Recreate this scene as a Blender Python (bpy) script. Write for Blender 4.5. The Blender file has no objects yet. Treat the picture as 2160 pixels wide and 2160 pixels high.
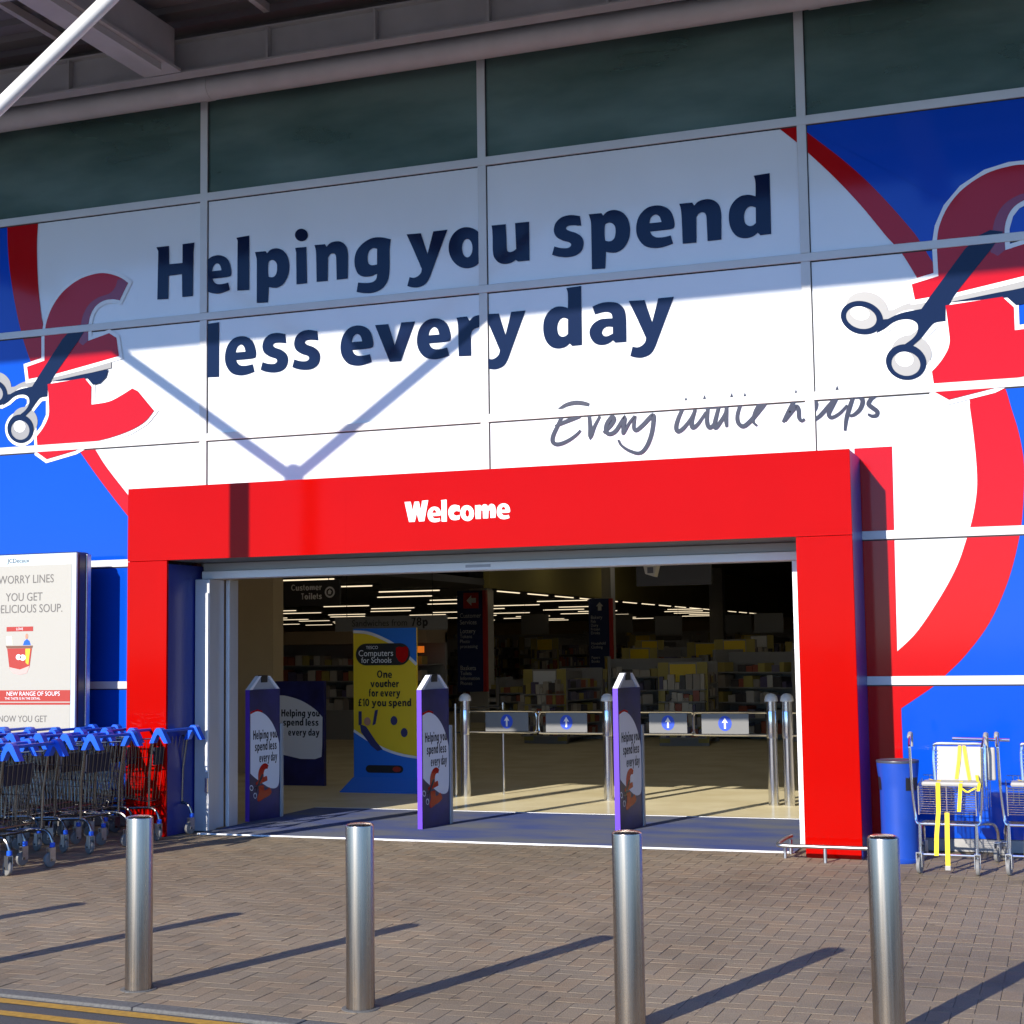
import bpy, bmesh, math, random
from mathutils import Vector, Matrix
random.seed(7)
SC = bpy.context.scene
COL = SC.collection
R = math.radians

# ------------------------------------------------------------------ camera
cam = bpy.data.cameras.new('camera')
cam.sensor_width = 36.0
cam.lens = 3240.65 / 2160 * 36.0
cam.clip_end = 2000
co = bpy.data.objects.new('camera', cam)
COL.objects.link(co)
YAW, PIT, ROL = .3457, .0886, -.0138
fw = Vector((-math.sin(YAW) * math.cos(PIT), math.cos(YAW) * math.cos(PIT), math.sin(PIT)))
r0 = Vector((math.cos(YAW), math.sin(YAW), 0)); u0 = r0.cross(fw)
rr = r0 * math.cos(ROL) + u0 * math.sin(ROL); uu = u0 * math.cos(ROL) - r0 * math.sin(ROL)
CAM = Vector((7.8745, -12.995, 1.6728))
M = Matrix((rr, uu, -fw)).transposed().to_4x4(); M.translation = CAM
co.matrix_world = M
SC.camera = co

# ------------------------------------------------------------------ daylight
SUN_EL = R(22.1); SH = R(73.4)                       # elevation, azimuth the shadows run to (from +X)
light_dir = Vector((math.cos(SH) * math.cos(SUN_EL), math.sin(SH) * math.cos(SUN_EL), -math.sin(SUN_EL)))
world = bpy.data.worlds.new('World'); SC.world = world; world.use_nodes = True
nt = world.node_tree
sky = nt.nodes.new('ShaderNodeTexSky'); sky.sky_type = 'NISHITA'; sky.sun_disc = False
sky.sun_elevation = SUN_EL
sky.sun_rotation = math.atan2(-light_dir.x, -light_dir.y)
sky.air_density = 1.0; sky.dust_density = .0; sky.ozone_density = 5.0
tint = nt.nodes.new('ShaderNodeVectorMath'); tint.operation = 'MULTIPLY'; tint.inputs[1].default_value = (.75, .945, 1.30)
nt.links.new(sky.outputs[0], tint.inputs[0]); nt.links.new(tint.outputs[0], nt.nodes['Background'].inputs[0])
nt.nodes['Background'].inputs[1].default_value = .15
sl = bpy.data.lights.new('sun', 'SUN'); sl.energy = 4.6; sl.angle = R(.55); sl.color = (1.0, .93, .82)
so = bpy.data.objects.new('sun', sl); COL.objects.link(so)
so.location = (-6, -30, 20)
so.rotation_euler = light_dir.to_track_quat('-Z', 'Y').to_euler()
SC.view_settings.view_transform = 'Standard'; SC.view_settings.look = 'None'
SC.view_settings.gamma = 1.0; SC.view_settings.exposure = 0.58
SC.view_settings.use_curve_mapping = False
SC.render.engine = 'CYCLES'
SC.cycles.max_bounces = 8

# ------------------------------------------------------------------ materials
MATS = {}
def mat(name, color, rough=.5, metal=0., spec=.5, coat=0., noise=0., nscale=20., bump=0., bscale=60., emit=0.,
        rvar=0., stretch=(1, 1, 1), coat_rough=.1, aniso=0.):
    if name in MATS: return MATS[name]
    m = bpy.data.materials.new(name); m.use_nodes = True
    n = m.node_tree.nodes; L = m.node_tree.links
    p = n['Principled BSDF']
    p.inputs['Base Color'].default_value = (*color, 1)
    p.inputs['Roughness'].default_value = rough
    p.inputs['Metallic'].default_value = metal
    p.inputs['Specular IOR Level'].default_value = spec
    p.inputs['Coat Weight'].default_value = coat
    p.inputs['Coat Roughness'].default_value = coat_rough
    if aniso: p.inputs['Anisotropic'].default_value = aniso
    if emit:
        p.inputs['Emission Color'].default_value = (*color, 1); p.inputs['Emission Strength'].default_value = emit
    if noise or bump or rvar:
        tc = n.new('ShaderNodeTexCoord'); mp = n.new('ShaderNodeMapping'); mp.inputs['Scale'].default_value = stretch
        L.new(tc.outputs['Object'], mp.inputs[0])
    if noise or rvar:
        tx = n.new('ShaderNodeTexNoise'); tx.inputs['Scale'].default_value = nscale; tx.inputs['Detail'].default_value = 5
        L.new(mp.outputs[0], tx.inputs['Vector'])
    if noise:
        hv = n.new('ShaderNodeMapRange'); hv.inputs['From Min'].default_value = .3; hv.inputs['From Max'].default_value = .7
        hv.inputs['To Min'].default_value = 1 - noise; hv.inputs['To Max'].default_value = 1 + noise
        L.new(tx.outputs['Fac'], hv.inputs['Value'])
        mx = n.new('ShaderNodeVectorMath'); mx.operation = 'SCALE'; mx.inputs[0].default_value = color
        L.new(hv.outputs[0], mx.inputs['Scale']); L.new(mx.outputs[0], p.inputs['Base Color'])
    if rvar:
        rv = n.new('ShaderNodeMapRange'); rv.inputs['From Min'].default_value = .3; rv.inputs['From Max'].default_value = .7
        rv.inputs['To Min'].default_value = max(0.02, rough - rvar); rv.inputs['To Max'].default_value = min(1, rough + rvar)
        L.new(tx.outputs['Fac'], rv.inputs['Value']); L.new(rv.outputs[0], p.inputs['Roughness'])
    if bump:
        t2 = n.new('ShaderNodeTexNoise'); t2.inputs['Scale'].default_value = bscale; t2.inputs['Detail'].default_value = 4
        L.new(mp.outputs[0], t2.inputs['Vector'])
        b = n.new('ShaderNodeBump'); b.inputs['Strength'].default_value = bump; b.inputs['Distance'].default_value = .01
        L.new(t2.outputs['Fac'], b.inputs['Height']); L.new(b.outputs[0], p.inputs['Normal'])
    MATS[name] = m
    return m

WHITE = mat('white_panel', (.78, .79, .80), .10, spec=.5, noise=.02, nscale=1.5, rvar=.02)
SILVER = mat('silver_bar', (.62, .61, .60), .38, metal=.0, spec=.6, noise=.04, nscale=4)
BAR_SHADE = mat('bar_shade_paint', (.02, .02, .022), .7)  # near-black for the shade lines painted beside the facade bars
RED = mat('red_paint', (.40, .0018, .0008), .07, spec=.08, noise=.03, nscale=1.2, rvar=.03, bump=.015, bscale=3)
REDV = mat('red_vinyl', (.46, .004, .006), .08, spec=.25, noise=.02, nscale=1.0)
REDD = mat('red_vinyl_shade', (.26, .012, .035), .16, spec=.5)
BLUE = mat('blue_vinyl', (.003, .064, .48), .08, spec=.3, noise=.03, nscale=.8, bump=.02, bscale=2.5)
NAVY = mat('navy_vinyl', (.007, .014, .046), .08, spec=.2)
INK = mat('ink_blue', (.012, .018, .05), .3, spec=.2)
GREYV = mat('pale_grey_vinyl', (.24, .238, .245), .4)
WHITEV = mat('white_vinyl', (.80, .80, .81), .36)
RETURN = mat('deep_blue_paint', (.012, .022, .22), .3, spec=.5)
PURPLE = mat('violet_card', (.12, .045, .52), .4)
STEEL = mat('brushed_steel', (.44, .375, .31), .26, metal=1., noise=.06, rvar=.04, nscale=90, stretch=(1, 1, .015))
CHROME = mat('chrome', (.72, .72, .74), .14, metal=1.)
CHROMEL = mat('bright_chrome', (.80, .80, .80), .16, metal=1.)
CHROMED = mat('trolley_wire', (.24, .235, .225), .2, metal=1., noise=.12, nscale=12)
GALV = mat('galvanised', (.50, .51, .52), .38, metal=1., noise=.1, nscale=30)
HANDLE = mat('blue_plastic', (.010, .10, .68), .32, spec=.5)
BLACK = mat('black_plastic', (.012, .012, .013), .45)
RUBBER = mat('grey_rubber', (.20, .195, .185), .6, noise=.1, nscale=40)
BINB = mat('bin_blue', (.008, .055, .36), .42, noise=.05, nscale=8, spec=.4)
BEIGE = mat('beige_plastic', (.36, .345, .32), .45, noise=.03, nscale=6)
YELLOW = mat('yellow_strap', (.85, .62, .012), .6, bump=.1, bscale=300)
ALU = mat('aluminium', (.60, .61, .63), .36, metal=.35, noise=.05, nscale=6, stretch=(1, 1, .2))
ALUW = mat('white_aluminium', (.85, .86, .87), .3, noise=.02, nscale=6)
STEELPAINT = mat('canopy_paint', (.46, .44, .43), .5, noise=.08, nscale=3)
PIPE = mat('pipe_paint', (.56, .53, .52), .45, noise=.06, nscale=4)
POLEW = mat('white_pole_paint', (.74, .74, .73), .3, spec=.5)
DECK = mat('roof_deck', (.16, .15, .15), .6, noise=.08, nscale=2)
CREAM = mat('cream_wall', (.55, .43, .26), .7, noise=.03, nscale=3)
OLIVE = mat('olive_fascia', (.44, .36, .10), .7, noise=.05, nscale=1)
COLUMN = mat('column_paint', (.58, .55, .50), .6)
DARKSIGN = mat('charcoal_sign', (.03, .03, .033), .5)
NAVYSIGN = mat('navy_sign', (.016, .035, .15), .5)
SIGNTXT = mat('sign_text', (.8, .8, .8), .5)
YEL = mat('yellow_card', (.80, .55, .012), .5)
CARDB = mat('blue_card', (.01, .15, .60), .5)
CEIL = mat('dark_ceiling', (.16, .155, .15), .8)
TUBE = mat('fluorescent', (1., .82, .55), .4, emit=.85)
SHELFM = mat('shelf_metal', (.30, .29, .28), .6)
FILL_GLOW = mat('fill_panel_glow', (1., .93, .80), .4, emit=1.4)  # emission of the fill panels added over the foyer
CONC = mat('kerb_concrete', (.12, .115, .105), .85, noise=.22, nscale=60, bump=.4, bscale=180)
PLINTH = mat('plinth', (.36, .35, .34), .8, noise=.1, nscale=12)
YLINE = mat('yellow_paint', (.42, .23, .025), .7, noise=.22, nscale=35, bump=.2, bscale=160)
ASPH = mat('asphalt', (.075, .072, .07), .85, noise=.35, nscale=140, bump=.6, bscale=220)
GROUND = mat('far_ground', (.10, .095, .085), .9, noise=.2, nscale=3)
BEDDING = mat('joint_sand', (.18, .14, .092), .95, noise=.25, nscale=90)
def floor_mat():
    m = bpy.data.materials.new('polished_floor'); m.use_nodes = True
    n = m.node_tree.nodes; L = m.node_tree.links
    for x in list(n):
        if x.type == 'BSDF_PRINCIPLED': n.remove(x)
    out = [x for x in n if x.type == 'OUTPUT_MATERIAL'][0]
    g = n.new('ShaderNodeNewGeometry'); t = n.new('ShaderNodeTexNoise'); t.inputs['Scale'].default_value = 1.6; t.inputs['Detail'].default_value = 6
    L.new(g.outputs['Position'], t.inputs['Vector'])
    cr = n.new('ShaderNodeValToRGB'); L.new(t.outputs['Fac'], cr.inputs[0]); e = cr.color_ramp.elements
    e[0].position = .35; e[0].color = (.70, .60, .36, 1); e[1].position = .65; e[1].color = (.80, .71, .46, 1)
    d = n.new('ShaderNodeBsdfDiffuse'); L.new(cr.outputs[0], d.inputs[0])
    s = n.new('ShaderNodeBsdfGlossy'); s.inputs['Roughness'].default_value = .12
    m1 = n.new('ShaderNodeMixShader'); m1.inputs[0].default_value = .14; L.new(d.outputs[0], m1.inputs[1]); L.new(s.outputs[0], m1.inputs[2])
    L.new(m1.outputs[0], out.inputs[0]); return m
FLOOR = floor_mat()
SOUP = mat('soup_red', (.36, .018, .008), .5)
POSTER = mat('poster_paper', (.42, .395, .34), .3)
POSTFR = mat('poster_frame', (.55, .64, .66), .3, spec=.6)
PALEINK = mat('pale_ink', (.13, .12, .11), .6)
GLASSD = mat('black_gap', (.008, .008, .009), .5)
ARROW = mat('arrow_blue', (.006, .055, .55), .4)
PLATE = mat('steel_plate', (.15, .15, .15), .4, metal=.2)

def paver_mat():
    m = bpy.data.materials.new('block_paving'); m.use_nodes = True
    n = m.node_tree.nodes; L = m.node_tree.links; p = n['Principled BSDF']
    oi = n.new('ShaderNodeObjectInfo'); ge = n.new('ShaderNodeNewGeometry')
    ad = n.new('ShaderNodeMath'); ad.operation = 'ADD'; L.new(oi.outputs['Random'], ad.inputs[0]); L.new(ge.outputs['Random Per Island'], ad.inputs[1])
    fr = n.new('ShaderNodeMath'); fr.operation = 'FRACT'; L.new(ad.outputs[0], fr.inputs[0])
    cr = n.new('ShaderNodeValToRGB'); L.new(fr.outputs[0], cr.inputs[0])
    e = cr.color_ramp.elements
    e[0].position = 0; e[0].color = (.215, .165, .105, 1); e[1].position = 1; e[1].color = (.265, .192, .118, 1)
    for pos, c in ((.25, (.245, .190, .125)), (.5, (.230, .184, .126)), (.75, (.250, .192, .124))):
        x = e.new(pos); x.color = (*c, 1)
    tc = n.new('ShaderNodeTexCoord')
    big = n.new('ShaderNodeTexNoise'); big.inputs['Scale'].default_value = .55; big.inputs['Detail'].default_value = 3
    gp = n.new('ShaderNodeNewGeometry'); L.new(gp.outputs['Position'], big.inputs['Vector'])
    fine = n.new('ShaderNodeTexNoise'); fine.inputs['Scale'].default_value = 130; fine.inputs['Detail'].default_value = 5
    L.new(gp.outputs['Position'], fine.inputs['Vector'])
    a = n.new('ShaderNodeMapRange'); a.inputs['From Min'].default_value = .3; a.inputs['From Max'].default_value = .7
    a.inputs['To Min'].default_value = .78; a.inputs['To Max'].default_value = 1.16; L.new(big.outputs['Fac'], a.inputs['Value'])
    b = n.new('ShaderNodeMapRange'); b.inputs['From Min'].default_value = .3; b.inputs['From Max'].default_value = .7
    b.inputs['To Min'].default_value = .70; b.inputs['To Max'].default_value = 1.28; L.new(fine.outputs['Fac'], b.inputs['Value'])
    mu = n.new('ShaderNodeMath'); mu.operation = 'MULTIPLY'; L.new(a.outputs[0], mu.inputs[0]); L.new(b.outputs[0], mu.inputs[1])
    # darker chewing-gum and oil stains, with shapes of their own
    sp = n.new('ShaderNodeTexVoronoi'); sp.inputs['Scale'].default_value = 2.3; sp.feature = 'F1'; L.new(gp.outputs['Position'], sp.inputs['Vector'])
    st = n.new('ShaderNodeMapRange'); st.inputs['From Min'].default_value = .045; st.inputs['From Max'].default_value = .075
    st.inputs['To Min'].default_value = .62; st.inputs['To Max'].default_value = 1; L.new(sp.outputs['Distance'], st.inputs['Value'])
    m2 = n.new('ShaderNodeMath'); m2.operation = 'MULTIPLY'; L.new(mu.outputs[0], m2.inputs[0]); L.new(st.outputs[0], m2.inputs[1])
    sm_ = n.new('ShaderNodeTexNoise'); sm_.inputs['Scale'].default_value = 1.7; sm_.inputs['Detail'].default_value = 7; sm_.inputs['Roughness'].default_value = .62
    L.new(gp.outputs['Position'], sm_.inputs['Vector'])
    s2_ = n.new('ShaderNodeMapRange'); s2_.inputs['From Min'].default_value = .54; s2_.inputs['From Max'].default_value = .66
    s2_.inputs['To Min'].default_value = 1; s2_.inputs['To Max'].default_value = .80; L.new(sm_.outputs['Fac'], s2_.inputs['Value'])
    m3 = n.new('ShaderNodeMath'); m3.operation = 'MULTIPLY'; L.new(m2.outputs[0], m3.inputs[0]); L.new(s2_.outputs[0], m3.inputs[1])
    sc = n.new('ShaderNodeVectorMath'); sc.operation = 'SCALE'; L.new(cr.outputs[0], sc.inputs[0]); L.new(m3.outputs[0], sc.inputs['Scale'])
    L.new(sc.outputs[0], p.inputs['Base Color']); p.inputs['Roughness'].default_value = .82
    bp = n.new('ShaderNodeBump'); bp.inputs['Strength'].default_value = .5; bp.inputs['Distance'].default_value = .004
    L.new(fine.outputs['Fac'], bp.inputs['Height']); L.new(bp.outputs[0], p.inputs['Normal'])
    return m
PAVER = paver_mat()

def mat_carpet():
    m = bpy.data.materials.new('entrance_carpet'); m.use_nodes = True
    n = m.node_tree.nodes; L = m.node_tree.links; p = n['Principled BSDF']
    gp = n.new('ShaderNodeNewGeometry')
    mp = n.new('ShaderNodeMapping'); mp.inputs['Scale'].default_value = (.7, 1.6, 1); L.new(gp.outputs['Position'], mp.inputs[0])
    t = n.new('ShaderNodeTexNoise'); t.inputs['Scale'].default_value = 1.3; t.inputs['Detail'].default_value = 6; L.new(mp.outputs[0], t.inputs['Vector'])
    cr = n.new('ShaderNodeValToRGB'); L.new(t.outputs['Fac'], cr.inputs[0])
    e = cr.color_ramp.elements; e[0].position = .36; e[0].color = (.045, .075, .24, 1); e[1].position = .62; e[1].color = (.135, .145, .17, 1)
    f = n.new('ShaderNodeTexNoise'); f.inputs['Scale'].default_value = 260; L.new(gp.outputs['Position'], f.inputs['Vector'])
    mr = n.new('ShaderNodeMapRange'); mr.inputs['From Min'].default_value = .3; mr.inputs['From Max'].default_value = .7
    mr.inputs['To Min'].default_value = .7; mr.inputs['To Max'].default_value = 1.3; L.new(f.outputs['Fac'], mr.inputs['Value'])
    sc = n.new('ShaderNodeVectorMath'); sc.operation = 'SCALE'; L.new(cr.outputs[0], sc.inputs[0]); L.new(mr.outputs[0], sc.inputs['Scale'])
    L.new(sc.outputs[0], p.inputs['Base Color']); p.inputs['Roughness'].default_value = .95
    b = n.new('ShaderNodeBump'); b.inputs['Strength'].default_value = .6; b.inputs['Distance'].default_value = .004
    L.new(f.outputs['Fac'], b.inputs['Height']); L.new(b.outputs[0], p.inputs['Normal'])
    return m
CARPET = mat_carpet()

def mat_glass():
    m = bpy.data.materials.new('tinted_glass'); m.use_nodes = True
    n = m.node_tree.nodes; L = m.node_tree.links
    for x in list(n):
        if x.type == 'BSDF_PRINCIPLED': n.remove(x)
    out = [x for x in n if x.type == 'OUTPUT_MATERIAL'][0]
    tr = n.new('ShaderNodeBsdfTransparent'); tr.inputs[0].default_value = (.42, .62, .58, 1)
    di = n.new('ShaderNodeBsdfDiffuse'); di.inputs[0].default_value = (.19, .29, .25, 1)
    gl = n.new('ShaderNodeBsdfGlossy'); gl.inputs['Roughness'].default_value = .03; gl.inputs['Color'].default_value = (.6, .75, .68, 1)
    dg = n.new('ShaderNodeNewGeometry'); dm = n.new('ShaderNodeMapping'); dm.inputs['Scale'].default_value = (.5, 1, 1.6); L.new(dg.outputs['Position'], dm.inputs[0])
    dn = n.new('ShaderNodeTexNoise'); dn.inputs['Scale'].default_value = 1.1; dn.inputs['Detail'].default_value = 6; L.new(dm.outputs[0], dn.inputs['Vector'])
    dr_ = n.new('ShaderNodeValToRGB'); L.new(dn.outputs['Fac'], dr_.inputs[0]); de = dr_.color_ramp.elements
    de[0].position = .38; de[0].color = (.14, .225, .20, 1); de[1].position = .64; de[1].color = (.27, .38, .345, 1); L.new(dr_.outputs[0], di.inputs[0])
    fr = n.new('ShaderNodeFresnel'); fr.inputs['IOR'].default_value = 1.5
    m1 = n.new('ShaderNodeMixShader'); m1.inputs[0].default_value = .50; L.new(tr.outputs[0], m1.inputs[1]); L.new(di.outputs[0], m1.inputs[2])
    m2 = n.new('ShaderNodeMixShader'); L.new(fr.outputs[0], m2.inputs[0]); L.new(m1.outputs[0], m2.inputs[1]); L.new(gl.outputs[0], m2.inputs[2])
    # faint ripple, as toughened panes have
    tc = n.new('ShaderNodeNewGeometry'); t = n.new('ShaderNodeTexNoise'); t.inputs['Scale'].default_value = .9
    L.new(tc.outputs['Position'], t.inputs['Vector'])
    b = n.new('ShaderNodeBump'); b.inputs['Strength'].default_value = .12; b.inputs['Distance'].default_value = .02
    L.new(t.outputs['Fac'], b.inputs['Height']); L.new(b.outputs[0], gl.inputs['Normal'])
    L.new(m2.outputs[0], out.inputs[0])
    return m
GLASS = mat_glass()

def mat_products():
    m = bpy.data.materials.new('packets'); m.use_nodes = True
    n = m.node_tree.nodes; L = m.node_tree.links; p = n['Principled BSDF']
    g = n.new('ShaderNodeNewGeometry'); cr = n.new('ShaderNodeValToRGB'); cr.color_ramp.interpolation = 'CONSTANT'
    L.new(g.outputs['Random Per Island'], cr.inputs[0])
    e = cr.color_ramp.elements; e[0].color = (.35, .30, .25, 1); e[1].position = .16; e[1].color = (.08, .07, .07, 1)
    for pos, c in ((.3, (.5, .45, .38)), (.45, (.35, .10, .06)), (.58, (.18, .16, .22)), (.7, (.45, .36, .10)), (.82, (.6, .56, .5)), (.92, (.12, .10, .18))):
        x = e.new(pos); x.color = (*c, 1)
    L.new(cr.outputs[0], p.inputs['Base Color']); p.inputs['Roughness'].default_value = .5
    return m
PACKETS = mat_products()

# ------------------------------------------------------------------ mesh helpers
class MB:
    def __init__(self): self.v = []; self.f = []; self.sm = []
    def add(self, vs, fs, smooth=False):
        o = len(self.v); self.v += [tuple(x) for x in vs]
        self.f += [tuple(i + o for i in f) for f in fs]; self.sm += [smooth] * len(fs); return self
    def box(self, x0, x1, y0, y1, z0, z1, bev=0.):
        if bev <= 0:
            vs = [(x, y, z) for z in (z0, z1) for y in (y0, y1) for x in (x0, x1)]
            return self.add(vs, [(0, 2, 3, 1), (4, 5, 7, 6), (0, 1, 5, 4), (2, 6, 7, 3), (0, 4, 6, 2), (1, 3, 7, 5)])
        b = bmesh.new(); bmesh.ops.create_cube(b, size=1)
        for v in b.verts:
            v.co = Vector(((x0 + x1) / 2 + v.co.x * (x1 - x0), (y0 + y1) / 2 + v.co.y * (y1 - y0), (z0 + z1) / 2 + v.co.z * (z1 - z0)))
        bmesh.ops.bevel(b, geom=list(b.edges), offset=bev, segments=2, affect='EDGES', profile=.5)
        b.verts.index_update()
        self.add([v.co[:] for v in b.verts], [tuple(v.index for v in f.verts) for f in b.faces]); b.free(); return self
    def tube(self, pts, rad, n=8, cap=True, closed=False):
        P = [Vector(p) for p in pts]; k = len(P)
        rads = rad if isinstance(rad, (list, tuple)) else [rad] * k
        rings = []; up = None
        for i in range(k):
            if closed: t = P[(i + 1) % k] - P[i - 1]
            else: t = P[min(i + 1, k - 1)] - P[max(i - 1, 0)]
            t.normalize()
            if up is None:
                up = Vector((0, 0, 1)) if abs(t.z) < .9 else Vector((1, 0, 0))
            a = (up - t * up.dot(t)); a.normalize(); b = t.cross(a); up = a
            m = 1.
            if 0 < i < k - 1:
                c = (P[i] - P[i - 1]).normalized().dot((P[i + 1] - P[i]).normalized()); m = 1 / max(.6, math.sqrt(max(.05, (1 + c) / 2)))
            rings.append([P[i] + (a * math.cos(2 * math.pi * j / n) + b * math.sin(2 * math.pi * j / n)) * rads[i] * m for j in range(n)])
        vs = [v for r_ in rings for v in r_]; fs = []
        rng = k if closed else k - 1
        for i in range(rng):
            for j in range(n):
                i2 = (i + 1) % k
                fs.append((i * n + j, i * n + (j + 1) % n, i2 * n + (j + 1) % n, i2 * n + j))
        self.add(vs, fs, n > 4)
        if cap and not closed:
            o = len(self.v) - len(vs)
            self.f += [tuple(o + j for j in range(n))[::-1], tuple(o + (k - 1) * n + j for j in range(n))]; self.sm += [False, False]
        return self
    def lathe(self, prof, c=(0, 0, 0), n=32, axis='z'):
        vs = []; fs = []
        for (r_, z) in prof:
            for j in range(n):
                a = 2 * math.pi * j / n; x, y = r_ * math.cos(a), r_ * math.sin(a)
                p = (x, y, z) if axis == 'z' else ((z, x, y) if axis == 'x' else (x, z, y))
                vs.append((c[0] + p[0], c[1] + p[1], c[2] + p[2]))
        for i in range(len(prof) - 1):
            for j in range(n):
                q = (i * n + j, i * n + (j + 1) % n, (i + 1) * n + (j + 1) % n, (i + 1) * n + j)
                fs.append(q if axis != 'y' else q[::-1])
        return self.add(vs, fs, True)
    def poly(self, pts):
        return self.add(pts, [tuple(range(len(pts)))])
    def prism(self, pts, d):                          # pts: 3D loop, d: extrusion vector
        n = len(pts); a = [Vector(p) for p in pts]; b = [p + Vector(d) for p in a]
        fs = [tuple(range(n)), tuple(range(2 * n - 1, n - 1, -1))]
        fs += [(i, i + n, (i + 1) % n + n, (i + 1) % n) for i in range(n)]
        return self.add(a + b, fs)
    def build(self, name, material, parent=None, mw=None):
        off = parent.location if (parent is not None and mw is None) else Vector((0, 0, 0))
        if parent is not None and mw is None:
            p = parent
            off = Vector(p.location)
            while p.parent is not None: p = p.parent; off = off + Vector(p.location)
        me = bpy.data.meshes.new(name)
        me.from_pydata([(x - off.x, y - off.y, z - off.z) for x, y, z in self.v], [], self.f)
        me.polygons.foreach_set('use_smooth', self.sm)
        me.update()
        if any(self.sm):
            me.set_sharp_from_angle(angle=R(40)) if hasattr(me, 'set_sharp_from_angle') else None
        me.materials.append(material)
        o = bpy.data.objects.new(name, me); COL.objects.link(o)
        if parent is not None: o.parent = parent
        return o

def tag(o, label=None, cat=None, group=None, kind=None):
    if label: o['label'] = label
    if cat: o['category'] = cat
    if group: o['group'] = group
    if kind: o['kind'] = kind
    return o
def thing(name, label, cat, loc=(0, 0, 0), rz=0, group=None):
    o = bpy.data.objects.new(name, None); COL.objects.link(o); o.location = loc; o.rotation_euler = (0, 0, rz)
    o.empty_display_size = .1
    return tag(o, label, cat, group)
def copy_tree(o, parent=None):
    c = o.copy(); COL.objects.link(c); c.parent = parent
    for ch in list(o.children): copy_tree(ch, c)
    return c
def local(mb, name, material, parent):               # vertices already in the parent's own space
    return mb.build(name, material, parent, mw=True)

# ------------------------------------------------------------------ lettering: bold stroke alphabet
def spline(pts, closed=False, k=6):
    n = len(pts); out = []
    seg = n if closed else n - 1
    for i in range(seg):
        p0 = pts[(i - 1) % n] if closed or i > 0 else pts[0]
        p1 = pts[i]; p2 = pts[(i + 1) % n]
        p3 = pts[(i + 2) % n] if closed or i + 2 < n else pts[-1]
        for j in range(k):
            t = j / k
            out.append(tuple(.5 * ((2 * b) + (-a + c) * t + (2 * a - 5 * b + 4 * c - d) * t * t + (-a + 3 * b - 3 * c + d) * t ** 3)
                             for a, b, c, d in zip(p0, p1, p2, p3)))
    if not closed: out.append(pts[-1])
    return out
def ribbon(pts, w, closed=False, contrast=1.):
    P = [Vector((x, y * contrast)) for x, y in pts]; n = len(P)
    L_, R_ = [], []
    for i in range(n):
        if closed: d1 = P[i] - P[i - 1]; d2 = P[(i + 1) % n] - P[i]
        else:
            d1 = P[i] - P[i - 1] if i > 0 else P[1] - P[0]
            d2 = P[i + 1] - P[i] if i < n - 1 else P[-1] - P[-2]
        if d1.length < 1e-9: d1 = d2
        if d2.length < 1e-9: d2 = d1
        d1.normalize(); d2.normalize()
        n1 = Vector((-d1.y, d1.x)); n2 = Vector((-d2.y, d2.x)); nn = n1 + n2
        if nn.length < .2: nn = n1.copy()
        nn.normalize(); ww = w[i] if isinstance(w, (list, tuple)) else w
        m = ww / 2 / max(.55, nn.dot(n1))
        L_.append(P[i] + nn * m); R_.append(P[i] - nn * m)
    L_ = [(p.x, p.y / contrast) for p in L_]; R_ = [(p.x, p.y / contrast) for p in R_]
    return [(R_[i], R_[(i + 1) % n], L_[(i + 1) % n], L_[i]) for i in range(n if closed else n - 1)]
def ell(cx, cy, rx, ry, a0=0, a1=360, n=20):
    return [(cx + rx * math.cos(R(a0 + (a1 - a0) * i / n)), cy + ry * math.sin(R(a0 + (a1 - a0) * i / n))) for i in range(n + (0 if abs(a1 - a0) >= 360 else 1))]
O_ = ('c', ell(.345, .5, .345, .385, 0, 360, 24))
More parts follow.
